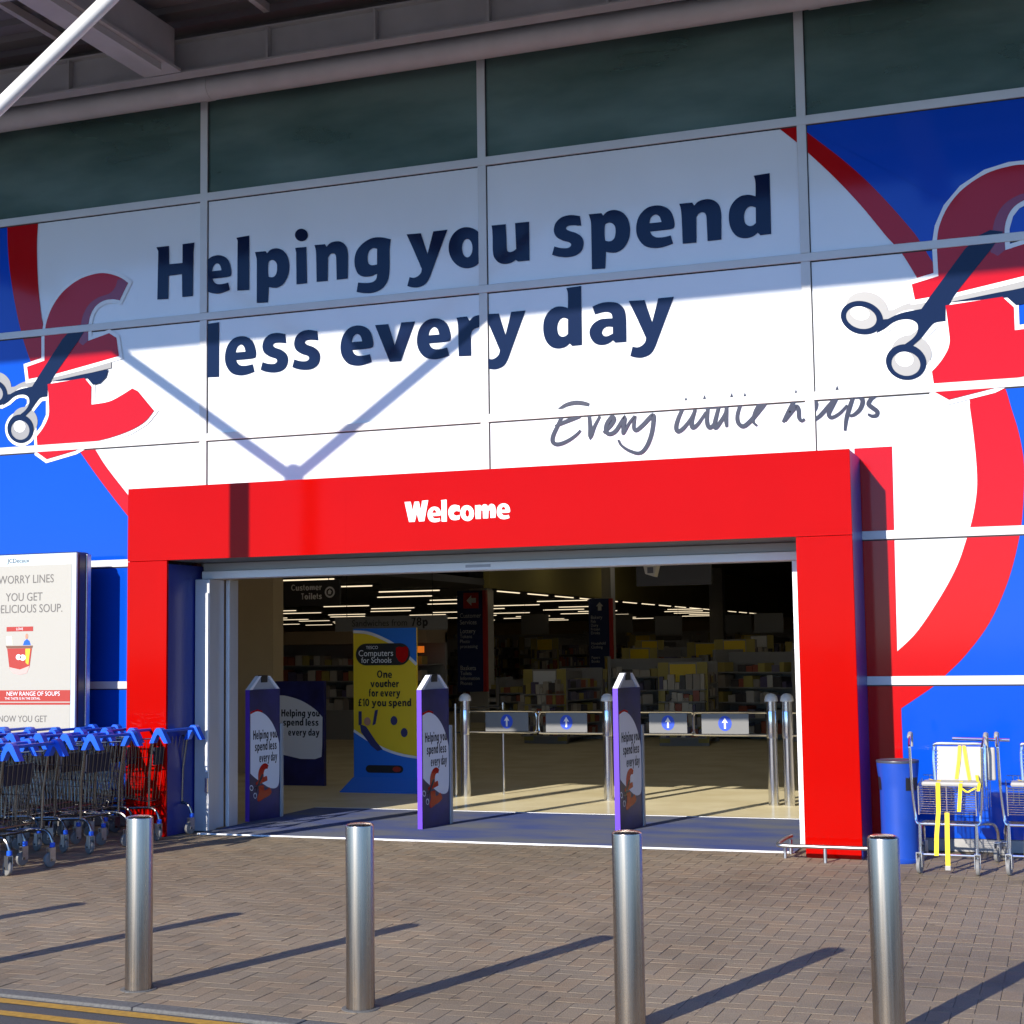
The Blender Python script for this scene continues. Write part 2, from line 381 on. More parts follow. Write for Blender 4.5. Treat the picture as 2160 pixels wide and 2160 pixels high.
GL = {
 'H': [('l', [(0, 0), (0, 1.45)]), ('l', [(.78, 0), (.78, 1.45)]), ('l', [(0, .75), (.78, .75)])],
 'e': [('l', [(.03, .49), (.66, .49)]), ('l', ell(.345, .5, .345, .385, 2, 318, 24))],
 'l': [('l', [(0, 0), (0, 1.46)])],
 'i': [('l', [(0, 0), (0, 1)]), ('d', (0, 1.34), .2)],
 'p': [('l', [(0, -.45), (0, 1)]), O_],
 'b': [('l', [(0, 0), (0, 1.46)]), O_],
 'd': [('l', [(.67, 0), (.67, 1.46)]), O_],
 'n': [('l', [(0, 0), (0, 1)]), ('s', [(.0, .6), (.14, .8), (.34, .87), (.52, .77), (.58, .55), (.58, .25), (.58, 0)])],
 'h': [('l', [(0, 0), (0, 1.46)]), ('s', [(.0, .6), (.14, .8), (.34, .87), (.52, .77), (.58, .55), (.58, .25), (.58, 0)])],
 'm': [('l', [(0, 0), (0, 1)]), ('s', [(.0, .6), (.14, .82), (.32, .87), (.46, .77), (.5, .55), (.5, 0)]), ('s', [(.5, .6), (.64, .82), (.82, .87), (.96, .77), (1., .55), (1., 0)])],
 'g': [O_, ('s', [(.67, 1), (.67, .6), (.67, .1), (.64, -.18), (.5, -.33), (.28, -.37), (.02, -.30)])],
 'y': [('l', [(0, 1), (.38, .02)]), ('s', [(.78, 1), (.58, .5), (.40, .02), (.28, -.24), (.12, -.34), (-.02, -.33)])],
 'v': [('l', [(0, 1), (.38, .04), (.76, 1)])],
 'w': [('l', [(0, 1), (.28, .04), (.52, .95), (.76, .04), (1.04, 1)])],
 'o': [O_],
 'u': [('s', [(0, 1), (0, .7), (0, .42), (.06, .2), (.24, .13), (.44, .2), (.58, .42)]), ('l', [(.58, 0), (.58, 1)])],
 's': [('s', [(.52, .82), (.34, .87), (.14, .84), (.06, .70), (.16, .58), (.34, .49), (.49, .39), (.52, .26), (.40, .15), (.20, .13), (.0, .19)])],
 'r': [('l', [(0, 0), (0, 1)]), ('s', [(0, .55), (.1, .77), (.25, .86), (.42, .86)])],
 'a': [('s', [(.06, .80), (.26, .87), (.46, .82), (.55, .62), (.55, .3), (.55, 0)]), ('s', [(.55, .56), (.3, .54), (.08, .44), (.04, .25), (.16, .13), (.34, .16), (.55, .34)])],
 'c': [('l', ell(.345, .5, .345, .385, 48, 312, 20))],
 'f': [('s', [(.5, 1.36), (.32, 1.36), (.2, 1.2), (.2, .8), (.2, 0)]), ('l', [(0, .88), (.46, .88)])],
 't': [('s', [(.2, 1.3), (.2, .8), (.2, .35), (.28, .15), (.48, .13)]), ('l', [(0, .88), (.46, .88)])],
 'W': [('l', [(0, 1.45), (.3, .05), (.62, 1.35), (.94, .05), (1.24, 1.45)])],
 'O': [('c', ell(.48, .72, .48, .6, 0, 360, 26))],
 'C': [('l', ell(.48, .72, .48, .6, 42, 318, 24))],
 'S': [('s', [(.66, 1.22), (.42, 1.32), (.14, 1.24), (.06, 1.02), (.2, .84), (.44, .70), (.64, .52), (.62, .26), (.4, .13), (.16, .14), (.0, .22)])],
 'T': [('l', [(.4, 0), (.4, 1.45)]), ('l', [(0, 1.32), (.8, 1.32)])],
 'L': [('l', [(0, 1.45), (0, .12)]), ('l', [(-.1, .13), (.55, .13)])],
 'P': [('l', [(0, 0), (0, 1.45)]), ('s', [(0, 1.32), (.4, 1.32), (.6, 1.05), (.42, .72), (0, .7)])],
 'M': [('l', [(0, 0), (.05, 1.4), (.45, .3), (.85, 1.4), (.9, 0)])],
 'G': [('l', ell(.48, .72, .48, .6, 42, 330, 24)), ('l', [(.9, .1), (.9, .7), (.55, .7)])],
 'I': [('l', [(0, 0), (0, 1.45)])],
 '£': [('s', [(.68, 1.22), (.48, 1.33), (.28, 1.2), (.24, .95), (.26, .5), (.16, .2), (.02, .13)]), ('l', [(0, .13), (.76, .13)]), ('l', [(0, .72), (.6, .72)])],
 '1': [('l', [(.0, 1.1), (.26, 1.36), (.26, 0)])],
 '0': [('c', ell(.34, .72, .34, .6, 0, 360, 24))],
 '7': [('l', [(0, 1.32), (.66, 1.32), (.22, 0)])],
 '8': [('c', ell(.36, 1.02, .29, .31, 0, 360, 20)), ('c', ell(.36, .41, .35, .3, 0, 360, 20))],
}
def glyph(ch, t=.34, contrast=1.28):
    q = []
    for i, st in enumerate(GL[ch]):
        if st[0] == 'd':
            (cx, cy), r_ = st[1], st[2]; q.append([tuple(ell(cx, cy, r_, r_ * .95, 0, 360, 18))]); continue
        pts = st[1] if st[0] in 'lc' else spline(st[1])
        q.append(ribbon(pts, t, st[0] == 'c', contrast))
    return q
def glyph_bounds(q):
    xs = [p[0] for s_ in q for f in s_ for p in f]; return min(xs), max(xs)
GT = {'H':(1.235,[[(0.0,1.424,1),(0.333,1.417,1),(0.341,0.914,1),(0.69,0.906,1),(0.688,1.424,1),(1.0,1.431,1),(0.974,1.186,1),(0.966,-0.035,1),(0.687,-0.03,1),(0.676,0.601,1),(0.33,0.59,1),(0.325,-0.042,1),(0.034,-0.026,1),(0.05,1.303,1)]]),'e':(0.917,[[(0.357,0.383,1),(0.705,0.382,0),(0.906,0.39,0),(0.991,0.424,0),(1.0,0.567,0),(0.928,0.792,0),(0.794,0.931,0),(0.569,1.007,0),(0.299,0.977,0),(0.096,0.817,0),(0.006,0.602,0),(0.0,0.381,0),(0.075,0.191,0),(0.234,0.033,0),(0.482,-0.035,0),(0.706,-0.027,0),(0.952,0.03,1),(0.896,0.235,1),(0.705,0.212,0),(0.526,0.224,0),(0.413,0.287,0)],[(0.341,0.589,1),(0.39,0.722,0),(0.507,0.79,0),(0.615,0.724,0),(0.664,0.587,1)]]),'l':(0.388,[[(0.0,1.425,1),(0.994,1.445,1),(1.0,-0.028,1),(0.084,-0.013,1),(0.1,1.343,1)]]),'p':(1.044,[[(0.0,0.979,1),(0.312,0.973,1),(0.354,0.906,1),(0.451,0.992,0),(0.624,1.016,0),(0.812,0.941,0),(0.945,0.767,0),(1.0,0.532,0),(0.969,0.272,0),(0.845,0.057,0),(0.672,-0.039,0),(0.518,-0.031,0),(0.406,-0.002,1),(0.381,-0.413,1),(0.053,-0.397,1),(0.055,0.638,0),(0.041,0.835,1)],[(0.389,0.636,0),(0.446,0.704,0),(0.532,0.708,0),(0.625,0.627,0),(0.648,0.484,0),(0.619,0.328,0),(0.54,0.257,0),(0.437,0.263,0),(0.386,0.318,0)]]),'i':(0.423,[[(0.01,0.97,1),(0.879,0.963,1),(0.928,-0.011,1),(0.115,-0.009,1),(0.091,0.84,1)],[(1.0,1.272,0),(0.962,1.209,0),(0.853,1.16,0),(0.691,1.131,0),(0.5,1.126,0),(0.309,1.148,0),(0.146,1.191,0),(0.038,1.251,0),(0.0,1.317,0),(0.038,1.379,0),(0.147,1.429,0),(0.31,1.458,0),(0.502,1.462,0),(0.693,1.441,0),(0.855,1.397,0),(0.962,1.338,0)]]),'n':(1.006,[[(0.0,0.986,1),(0.315,0.979,1),(0.363,0.902,1),(0.465,0.991,0),(0.636,1.022,0),(0.806,0.988,0),(0.944,0.865,0),(0.998,0.673,0),(1.0,0.43,0),(0.989,0.004,1),(0.66,0.003,1),(0.651,0.468,0),(0.641,0.627,0),(0.6,0.696,0),(0.529,0.715,0),(0.457,0.683,0),(0.406,0.61,1),(0.395,-0.005,1),(0.062,0.001,1),(0.05,0.678,0),(0.033,0.882,1)]]),'g':(1.024,[[(1.0,0.91,1),(0.774,0.985,0),(0.515,1.003,0),(0.275,0.915,0),(0.078,0.74,0),(0.0,0.521,0),(0.01,0.292,0),(0.096,0.098,0),(0.248,0.011,0),(0.443,0.002,0),(0.621,0.05,1),(0.594,-0.074,0),(0.507,-0.148,0),(0.334,-0.162,0),(0.095,-0.128,1),(0.05,-0.371,1),(0.246,-0.42,0),(0.506,-0.435,0),(0.744,-0.355,0),(0.895,-0.186,0),(0.951,0.034,0),(0.964,0.36,0),(0.966,0.667,0)],[(0.621,0.703,1),(0.513,0.731,0),(0.404,0.664,0),(0.36,0.525,0),(0.38,0.358,0),(0.467,0.287,0),(0.618,0.293,1)]]),'y':(1.145,[[(0.0,0.994,1),(0.35,0.981,1),(0.508,0.425,1),(0.655,0.993,1),(1.0,0.995,1),(0.831,0.546,0),(0.653,0.068,0),(0.547,-0.208,0),(0.442,-0.351,0),(0.272,-0.412,0),(0.119,-0.394,0),(0.009,-0.35,1),(0.065,-0.125,1),(0.175,-0.155,0),(0.278,-0.116,0),(0.347,-0.037,0),(0.366,0.057,1),(0.188,0.524,1)]]),'o':(1.009,[[(1.0,0.424,0),(0.978,0.278,0),(0.918,0.148,0),(0.824,0.044,0),(0.704,-0.025,0),(0.567,-0.053,0),(0.425,-0.039,0),(0.289,0.016,0),(0.169,0.11,0),(0.077,0.233,0),(0.019,0.376,0),(0.0,0.527,0),(0.022,0.675,0),(0.083,0.806,0),(0.178,0.91,0),(0.3,0.978,0),(0.437,1.006,0),(0.58,0.99,0),(0.716,0.933,0),(0.834,0.839,0),(0.925,0.716,0),(0.982,0.574,0)],[(0.657,0.45,0),(0.648,0.37,0),(0.622,0.302,0),(0.583,0.253,0),(0.536,0.23,0),(0.486,0.235,0),(0.44,0.268,0),(0.402,0.325,0),(0.378,0.398,0),(0.37,0.48,0),(0.38,0.559,0),(0.406,0.628,0),(0.444,0.676,0),(0.492,0.699,0),(0.542,0.694,0),(0.588,0.661,0),(0.626,0.604,0),(0.65,0.531,0)]]),'u':(0.985,[[(0.0,0.974,1),(0.378,0.968,1),(0.394,0.573,0),(0.399,0.339,0),(0.428,0.27,0),(0.497,0.248,0),(0.586,0.269,0),(0.648,0.313,1),(0.626,0.969,1),(1.0,0.961,1),(0.994,-0.019,1),(0.69,-0.013,1),(0.632,0.036,1),(0.512,-0.027,0),(0.334,-0.042,0),(0.176,0.015,0),(0.059,0.158,0),(0.025,0.348,0),(0.025,0.648,0),(0.02,0.856,1)]]),'s':(0.825,[[(0.935,0.715,1),(0.677,0.747,0),(0.505,0.741,0),(0.456,0.684,0),(0.555,0.619,0),(0.775,0.544,0),(0.946,0.423,0),(1.0,0.256,0),(0.922,0.08,0),(0.726,-0.017,0),(0.456,-0.033,0),(0.185,0.007,0),(0.0,0.068,1),(0.074,0.27,1),(0.284,0.211,0),(0.505,0.197,0),(0.604,0.254,0),(0.554,0.33,0),(0.333,0.399,0),(0.136,0.513,0),(0.066,0.682,0),(0.135,0.861,0),(0.333,0.985,0),(0.604,1.012,0),(0.898,0.959,1)]]),'d':(0.978,[[(0.619,1.459,1),(1.0,1.477,1),(0.993,0.016,1),(0.737,0.013,1),(0.676,0.08,1),(0.562,0.001,0),(0.376,-0.023,0),(0.19,0.04,0),(0.058,0.207,0),(0.0,0.446,0),(0.025,0.718,0),(0.143,0.904,0),(0.311,1.007,0),(0.497,1.01,0),(0.651,0.958,1),(0.657,1.27,0),(0.642,1.388,1)],[(0.646,0.685,1),(0.534,0.73,0),(0.429,0.684,0),(0.365,0.533,0),(0.382,0.356,0),(0.463,0.268,0),(0.566,0.267,0),(0.639,0.316,1)]]),'r':(0.715,[[(0.0,0.974,1),(0.379,0.982,1),(0.476,0.864,1),(0.636,0.961,0),(0.834,0.989,0),(1.0,0.984,1),(0.967,0.673,1),(0.75,0.673,0),(0.583,0.616,0),(0.517,0.5,1),(0.52,-0.022,1),(0.064,-0.009,1),(0.055,0.648,0),(0.038,0.864,1)]]),'v':(1.117,[[(0.0,0.975,1),(0.331,0.971,1),(0.491,0.411,1),(0.66,0.981,1),(1.0,0.975,1),(0.64,-0.01,1),(0.364,-0.008,1)]]),'a':(0.905,[[(0.089,0.94,1),(0.332,1.008,0),(0.573,1.011,0),(0.79,0.961,0),(0.95,0.813,0),(0.995,0.617,0),(1.0,0.367,0),(0.996,0.002,1),(0.692,0.005,1),(0.628,0.068,1),(0.485,-0.008,0),(0.288,-0.023,0),(0.114,0.048,0),(0.008,0.21,0),(0.0,0.366,0),(0.102,0.513,0),(0.28,0.602,0),(0.455,0.613,0),(0.63,0.607,1),(0.61,0.705,0),(0.524,0.766,0),(0.371,0.778,0),(0.151,0.742,1)],[(0.636,0.395,1),(0.494,0.415,0),(0.384,0.375,0),(0.334,0.283,0),(0.38,0.202,0),(0.478,0.179,0),(0.632,0.231,1)]]),'W':(1.73,[[(0.0,1.422,1),(0.258,1.423,1),(0.336,0.834,1),(0.42,1.41,1),(0.609,1.404,1),(0.687,0.829,1),(0.744,1.449,1),(1.0,1.472,1),(0.831,0.065,1),(0.602,0.06,1),(0.516,0.626,1),(0.427,0.051,1),(0.183,0.055,1)]]),'c':(0.811,[[(0.997,0.984,1),(0.992,0.6,1),(0.71,0.653,0),(0.494,0.554,0),(0.492,0.426,0),(0.706,0.333,0),(1.0,0.387,1),(0.984,0.089,1),(0.588,0.038,0),(0.194,0.137,0),(0.0,0.485,0),(0.032,0.784,0),(0.262,1.011,0),(0.603,1.071,0)]]),'m':(1.435,[[(0.0,0.965,1),(0.253,0.982,1),(0.293,0.886,1),(0.443,1.013,0),(0.568,0.971,0),(0.63,0.852,1),(0.773,1.013,0),(0.93,0.947,0),(1.0,0.723,0),(1.0,0.088,1),(0.749,0.082,1),(0.738,0.591,1),(0.659,0.596,1),(0.639,0.067,1),(0.387,0.074,1),(0.376,0.614,1),(0.291,0.619,1),(0.276,0.055,1),(0.024,0.062,1)]])}

from mathutils.geometry import tessellate_polygon
def smooth_loop(lp, k=4):                             # spline between the marked corners
    n = len(lp); cs = [i for i in range(n) if lp[i][2]]
    if not cs: return spline([q[:2] for q in lp], True, k)
    out = []
    for a, b in zip(cs, cs[1:] + [cs[0] + n]):
        run = [lp[i % n][:2] for i in range(a, b + 1)]
        out += run[:1] if len(run) == 2 else spline(run, k=k)[:-1]
    return out
def letter(mb, ch, x0, x1, base, xh, fmap, t=.34, lay=0., k=4):
    if ch in GT:
        asp, loops = GT[ch]
        if x1 is None: x1 = x0 + asp * xh
        if ch == 'i': groups = [[smooth_loop(loops[0], k)], [smooth_loop(loops[1], k)]]
        else: groups = [[smooth_loop(q, k) for q in loops]]
        for gr in groups:
            tri = tessellate_polygon([[Vector((u_, v_, 0)) for u_, v_ in q] for q in gr])
            vs = [fmap(x0 + u_ * (x1 - x0), base + v_ * xh, lay) for q in gr for u_, v_ in q]
            mb.add(vs, [tuple(q) for q in tri])
        return x1
    q = glyph(ch, t); a, b = glyph_bounds(q); sx = (x1 - x0) / (b - a) if x1 is not None else xh
    m_ = 0
    for i, s_ in enumerate(q):
        for f in s_:
            mb.poly([fmap(x0 + (px - a) * sx, base + py * xh, lay + m_) for px, py in f]); m_ += .00005
        m_ += .0004
    return x0 + (b - a) * sx
def char_width(c, t):
    if c in GT: return GT[c][0]
    a, b = glyph_bounds(glyph(c, t)); return b - a
def text_run(mb, s, x, base, xh, fmap, t=.34, sx=.85, gap=.14, space=.42, align='l', width=None):
    ws = [space if c == ' ' else char_width(c, t) for c in s]
    tot = sum(w_ + (0 if c == ' ' else gap) for c, w_ in zip(s, ws))
    k = sx * xh if width is None else width / (tot - gap)
    if align == 'c': x -= tot * k / 2
    if align == 'r': x -= tot * k
    for c, w_ in zip(s, ws):
        if c != ' ':
            letter(mb, c, x, x + w_ * k, base, xh, fmap, t, k=2); x += (w_ + gap) * k
        else: x += w_ * k
    return mb
def font_mesh(s, size, fmap, mb, x, base, align='LEFT', sx=1.):
    c = bpy.data.curves.new('tmp_text', 'FONT'); c.body = s; c.size = size; c.align_x = align; c.resolution_u = 3
    o = bpy.data.objects.new('tmp_text', c); COL.objects.link(o)
    dg = bpy.context.evaluated_depsgraph_get(); me = bpy.data.meshes.new_from_object(o.evaluated_get(dg))
    mb.add([fmap(x + v.co.x * sx, base + v.co.y, 0) for v in me.vertices], [tuple(p.vertices) for p in me.polygons])
    bpy.data.objects.remove(o); bpy.data.curves.remove(c); bpy.data.meshes.remove(me)
    return mb
# ------------------------------------------------------------------ ground, road, kerb
KX, KY, KS = 2.71, -6.40, -.0857                     # kerb: back edge passes (KX, KY), slope KS
def kerb_y(x, off=0.): return KY + KS * (x - KX) - off
ROADZ = -.014
tag(MB().poly([(-700, -700, -.12), (700, -700, -.12), (700, 700, -.12), (-700, 700, -.12)]).build('ground', GROUND), kind='structure')
xa, xb = -60, 70
tag(MB().poly([(xa, -60, ROADZ), (xb, -60, ROADZ), (xb, kerb_y(xb, .05), ROADZ), (xa, kerb_y(xa, .05), ROADZ)]).build('road', ASPH), kind='structure')
for a, b in ((.145, .225), (.345, .425)):
    mb = MB()
    n = 60
    for i in range(n):
        x0 = -6 + i * 20 / n; x1 = x0 + 20 / n
        j = lambda x, k: .004 * math.sin(x * 7.3 + k) + .003 * math.sin(x * 17.1 + 2 * k)
        mb.poly([(x0, kerb_y(x0, b + j(x0, 1)), ROADZ + .004), (x1, kerb_y(x1, b + j(x1, 1)), ROADZ + .004),
                 (x1, kerb_y(x1, a + j(x1, 4)), ROADZ + .004), (x0, kerb_y(x0, a + j(x0, 4)), ROADZ + .004)])
    tag(mb.build('yellow_line', YLINE), kind='structure')
kerb = tag(MB().box(-40, 40, -.02, .02, -.12, -.02).build('kerb', CONC), kind='structure')
kerb.rotation_euler = (0, 0, math.atan(KS)); kerb.location = (KX, KY - .062, 0)
stone = bpy.data.meshes.new('kerb_stone')
sb = MB().box(0, .909, -.052, .052, -.11, .003, .008)
stone.from_pydata(sb.v, [], sb.f); stone.materials.append(CONC)
for i in range(-8, 14):
    o = bpy.data.objects.new('kerb_stone', stone); COL.objects.link(o); o.parent = kerb
    o.location = (i * .915, 0, random.uniform(-.002, .002))

# block paving in 90 degree herringbone
PAVE_Y1 = -.42
pave = tag(MB().poly([(-12, kerb_y(-12, .005), -.0045), (16, kerb_y(16, .005), -.007), (16, -.004, -.0045), (-12, -.004, -.0045)]).build('pavement', BEDDING), kind='structure')
def clip(poly, a, b, c):                              # keep a*x+b*y >= c
    out = []
    for i in range(len(poly)):
        p, q = poly[i], poly[(i + 1) % len(poly)]
        dp, dq = a * p[0] + b * p[1] - c, a * q[0] + b * q[1] - c
        if dp >= 0: out.append(p)
        if (dp >= 0) != (dq >= 0):
            t = dp / (dp - dq); out.append((p[0] + t * (q[0] - p[0]), p[1] + t * (q[1] - p[1])))
    return out
def slab(mb, poly, z, tilt=(0, 0)):
    n = len(poly); cx = sum(p[0] for p in poly) / n; cy = sum(p[1] for p in poly) / n
    ins = lambda p, d: (p[0] - d * (1 if p[0] > cx else -1), p[1] - d * (1 if p[1] > cy else -1))
    h = lambda p, dz: (p[0], p[1], z + dz + tilt[0] * (p[0] - cx) + tilt[1] * (p[1] - cy))
    vs = [h(p, -.0016) for p in poly] + [h(ins(p, .0022), 0) for p in poly]
    mb.add(vs, [tuple(range(n, 2 * n))] + [(i, (i + 1) % n, (i + 1) % n + n, i + n) for i in range(n)])
U = .1; J = .001
def project(p):
    d = Vector(p) - CAM; w_ = d.dot(fw)
    return (1080 + 3240.65 * d.dot(rr) / w_, 1080 - 3240.65 * d.dot(uu) / w_, w_)
cells = []
for ix in range(-60, 130):
    for iy in range(-80, 0):
        m4 = (ix + iy) % 4
        if m4 == 0: rect = (ix * U, iy * U, 2 * U, U)
        elif m4 == 2: rect = (ix * U, iy * U, U, 2 * U)
        else: continue
        x, y, w_, h_ = rect
        cx, cy = x + w_ / 2, y + h_ / 2
        if cy < kerb_y(cx, .12) or cy > PAVE_Y1 + .12: continue
        pl = [(x + J, y + J), (x + w_ - J, y + J), (x + w_ - J, y + h_ - J), (x + J, y + h_ - J)]
        full = len(pl); q = clip(pl, -KS, 1, KY - KS * KX - .004); q = clip(q, 0, -1, -PAVE_Y1 + .004)
        if len(q) < 3 or abs(sum(q[i][0] * q[(i + 1) % len(q)][1] - q[(i + 1) % len(q)][0] * q[i][1] for i in range(len(q)))) < .0012: continue
        whole = all(abs(a[0] - b[0]) + abs(a[1] - b[1]) < 1e-9 for a, b in zip(q, pl)) and len(q) == 4
        u_, v_, d_ = project((cx, cy, 0))
        vis = -20 < u_ < 2180 and v_ < 2185
        cells.append((0 if (whole and vis) else 1, d_, q, w_ > h_, cx, cy))
cells.sort(key=lambda c: (c[0], c[1]))
pm = {}
for hor in (True, False):
    mb = MB(); w_, h_ = (2 * U, U) if hor else (U, 2 * U)
    slab(mb, [(-w_ / 2 + J, -h_ / 2 + J), (w_ / 2 - J, -h_ / 2 + J), (w_ / 2 - J, h_ / 2 - J), (-w_ / 2 + J, h_ / 2 - J)], 0)
    me = bpy.data.meshes.new('paver'); me.from_pydata(mb.v, [], mb.f); me.materials.append(PAVER); pm[hor] = me
for c in cells[:300]:
    o = bpy.data.objects.new('paver', pm[c[3]]); COL.objects.link(o); o.parent = pave
    o.location = (c[4], c[5], random.gauss(0, .0006)); o.rotation_euler = (random.gauss(0, .0025), random.gauss(0, .0025), 0)
mb = MB()
for c in cells[300:]: slab(mb, c[2], random.gauss(0, .0006), (random.gauss(0, .0025), random.gauss(0, .0025)))
rest = mb.build('paver_field', PAVER, pave); rest['kind'] = 'stuff'

# shop floor, mat, threshold
tag(MB().poly([(-34, .0, .0), (14, .0, .0), (14, 64, .0), (-34, 64, .0)]).build('shop_floor', FLOOR), kind='structure')
matt = thing('entrance_mat', 'worn blue grey carpet mat laid across the shop doorway', 'mat', (3, .7, 0))
MB().box(.2, 5.72, PAVE_Y1 + .035, 1.95, -.004, .007).build('carpet', CARPET, matt)
MB().box(.2, 5.72, PAVE_Y1, PAVE_Y1 + .032, -.01, .011, .003).build('front_strip', ALUW, matt)
MB().box(.2, 5.72, 1.953, 1.985, -.004, .010, .003).build('back_strip', ALU, matt)

# ------------------------------------------------------------------ supermarket building
W = 2.947; T5 = 1.3672; S = 1.2
TZ = [T5 + S * i for i in range(5)]                   # T5 .. T1
bld = thing('supermarket_building', 'supermarket front of white, red and blue printed panels below dark green glass', 'building', (3, 0, 0))
MX = [W * i for i in (-3, -2, -1, 0, 1, 2, 3, 4, 5)]
DOORX0, DOORX1, DOORZ = -.06, 5.92, 2.56
rows = [(0.10, TZ[0]), (TZ[0], TZ[1]), (TZ[1], TZ[2]), (TZ[2], TZ[3]), (TZ[3], TZ[4])]
for i in range(len(MX) - 1):
    for ri, (za, zb) in enumerate(rows):
        x0, x1 = MX[i] + .004, MX[i + 1] - .004
        if ri < 2:
            if x0 >= DOORX0 - .1 and x1 <= DOORX1 + .1: continue
        MB().box(x0, x1, 0, .05, za + .004, zb - .004).build('facade_panel', WHITE, bld)
for i in range(len(MX) - 1):
    MB().box(MX[i] + .01, MX[i + 1] - .01, .012, .024, TZ[4] + .02, 7.45).build('glass_pane', GLASS, bld)
# bars: transoms run through, mullions butt between them
for k, z in enumerate(TZ):
    spans = [(MX[0], MX[-1])] if k >= 2 else [(MX[0], -.11), (6.10, MX[-1])]
    for a, b in spans:
        hh = .036 if k < 4 else .040
        MB().box(a, b, -.020, .03, z - hh, z + hh, .004).build('transom', SILVER, bld)
        MB().box(a, b, -.0065, .001, z - hh - .010, z - hh - .0005).build('shade_strip', BAR_SHADE, bld)  # dark strip standing in for the shade under each transom
for x in MX:
    zs = [0.1] + TZ + [7.46]
    for a, b in zip(zs[:-1], zs[1:]):
        if b < 2.7 and -.2 < x < 6.0: continue
        MB().box(x - .040, x + .040, -.018, .028, a + .037, b - .037, .004).build('mullion', SILVER, bld)
        MB().box(x + .0405, x + .048, -.006, .001, a + .04, b - .04).build('shade_strip', BAR_SHADE, bld)  # painted shade line on the mullion's right, away from the sun
MB().box(MX[0], -.40, -.012, .05, 0, .10, .004).build('plinth', PLINTH, bld)
MB().box(6.31, MX[-1], -.012, .05, 0, .10, .004).build('plinth', PLINTH, bld)

Li = [(-1.971,6.115),(-1.98,5.876),(-1.961,5.506),(-1.929,5.248),(-1.892,5.055),(-1.781,4.729),(-1.609,4.309),(-1.422,3.97),(-1.238,3.712),(-1.11,3.536),(-0.859,3.249),(-0.646,3.012)]
Lo = [(-2.354,6.124),(-2.336,5.832),(-2.292,5.538),(-2.22,5.21),(-2.139,4.932),(-2.041,4.687),(-1.868,4.343),(-1.66,4.0),(-1.437,3.723),(-1.217,3.449),(-0.982,3.175),(-0.785,2.958)]
Ri = [(5.693,6.134),(5.861,5.972),(5.937,5.888),(6.163,5.634),(6.378,5.362),(6.562,5.098),(6.634,5.004),(6.693,4.927),(6.807,4.71),(6.932,4.451),(7.066,4.104),(7.182,3.686),(7.191,3.584),(7.21,3.37),(7.224,3.115),(7.219,2.904),(7.177,2.681),(7.115,2.487),(7.041,2.294),(6.91,2.059),(6.709,1.769),(6.541,1.606)]
Ro = [(5.873,6.14),(5.935,6.065),(6.197,5.819),(6.386,5.622),(6.572,5.398),(6.768,5.133),(6.845,5.011),(6.946,4.817),(7.098,4.591),(7.246,4.312),(7.378,4.01),(7.471,3.734),(7.512,3.563),(7.563,3.349),(7.592,3.095),(7.572,2.776),(7.536,2.527),(7.436,2.171),(7.277,1.829),(7.08,1.569),(6.92,1.411),(6.843,1.335),(6.557,1.141)]
Rrect = [(6.559,3.302),(6.541,1.606),(6.557,1.141)]
P1 = [(-0.871,5.387),(-0.967,5.217),(-1.048,5.236),(-1.147,5.233),(-1.238,5.194),(-1.3,5.121),(-1.335,5.007),(-1.337,4.835),(-1.09,4.893),(-1.003,4.839),(-0.97,4.65),(-1.375,4.581),(-1.704,4.527),(-2.057,4.495),(-2.078,4.626),(-1.864,4.673),(-1.868,4.942),(-1.842,5.082),(-1.77,5.234),(-1.643,5.373),(-1.46,5.477),(-1.278,5.516),(-1.151,5.515),(-1.024,5.479),(-0.934,5.435)]
P2 = [(-1.817,4.425),(-1.374,4.456),(-1.291,4.364),(-1.292,4.178),(-1.082,4.195),(-0.939,4.247),(-0.807,4.31),(-0.745,4.279),(-0.555,4.068),(-0.654,3.968),(-0.829,3.887),(-1.078,3.825),(-1.329,3.786),(-1.473,3.722),(-1.82,3.654),(-1.932,3.728),(-1.933,3.795),(-1.944,3.893),(-1.862,3.982),(-1.799,4.103),(-1.802,4.26)]
P1s = [(-0.871,5.387),(-0.967,5.217),(-1.048,5.236),(-1.147,5.233),(-1.238,5.194),(-1.3,5.121),(-1.335,5.007),(-1.337,4.835),(-1.396,4.793),(-1.451,4.829),(-1.435,4.968),(-1.4,5.107),(-1.329,5.21),(-1.22,5.271),(-1.094,5.298),(-1.023,5.354),(-0.996,5.43),(-0.934,5.435)]
BW = [(-1.741,4.491),(-1.375,4.542),(-1.059,4.598),(-1.059,4.536),(-1.411,4.49),(-1.777,4.451)]
BD = [(-1.777,4.449),(-1.411,4.494),(-1.094,4.524),(-1.121,4.445),(-1.192,4.388),(-1.273,4.379),(-1.337,4.448),(-1.593,4.448)]
SB = [(6.465,4.263),(6.534,4.295),(6.604,4.342),(6.673,4.361),(6.747,4.354),(6.797,4.316),(6.8,4.252),(6.762,4.196),(6.692,4.148),(6.63,4.104),(6.731,4.082),(6.748,4.123),(6.829,4.193),(6.885,4.259),(6.94,4.31),(7.027,4.317),(7.032,4.435),(7.073,4.467),(7.122,4.546),(7.399,4.869),(7.475,4.973),(7.509,5.018),(7.406,5.043),(7.312,5.004),(7.202,4.903),(6.894,4.511),(6.838,4.435),(6.675,4.415),(6.564,4.374),(6.523,4.374),(6.494,4.32)]
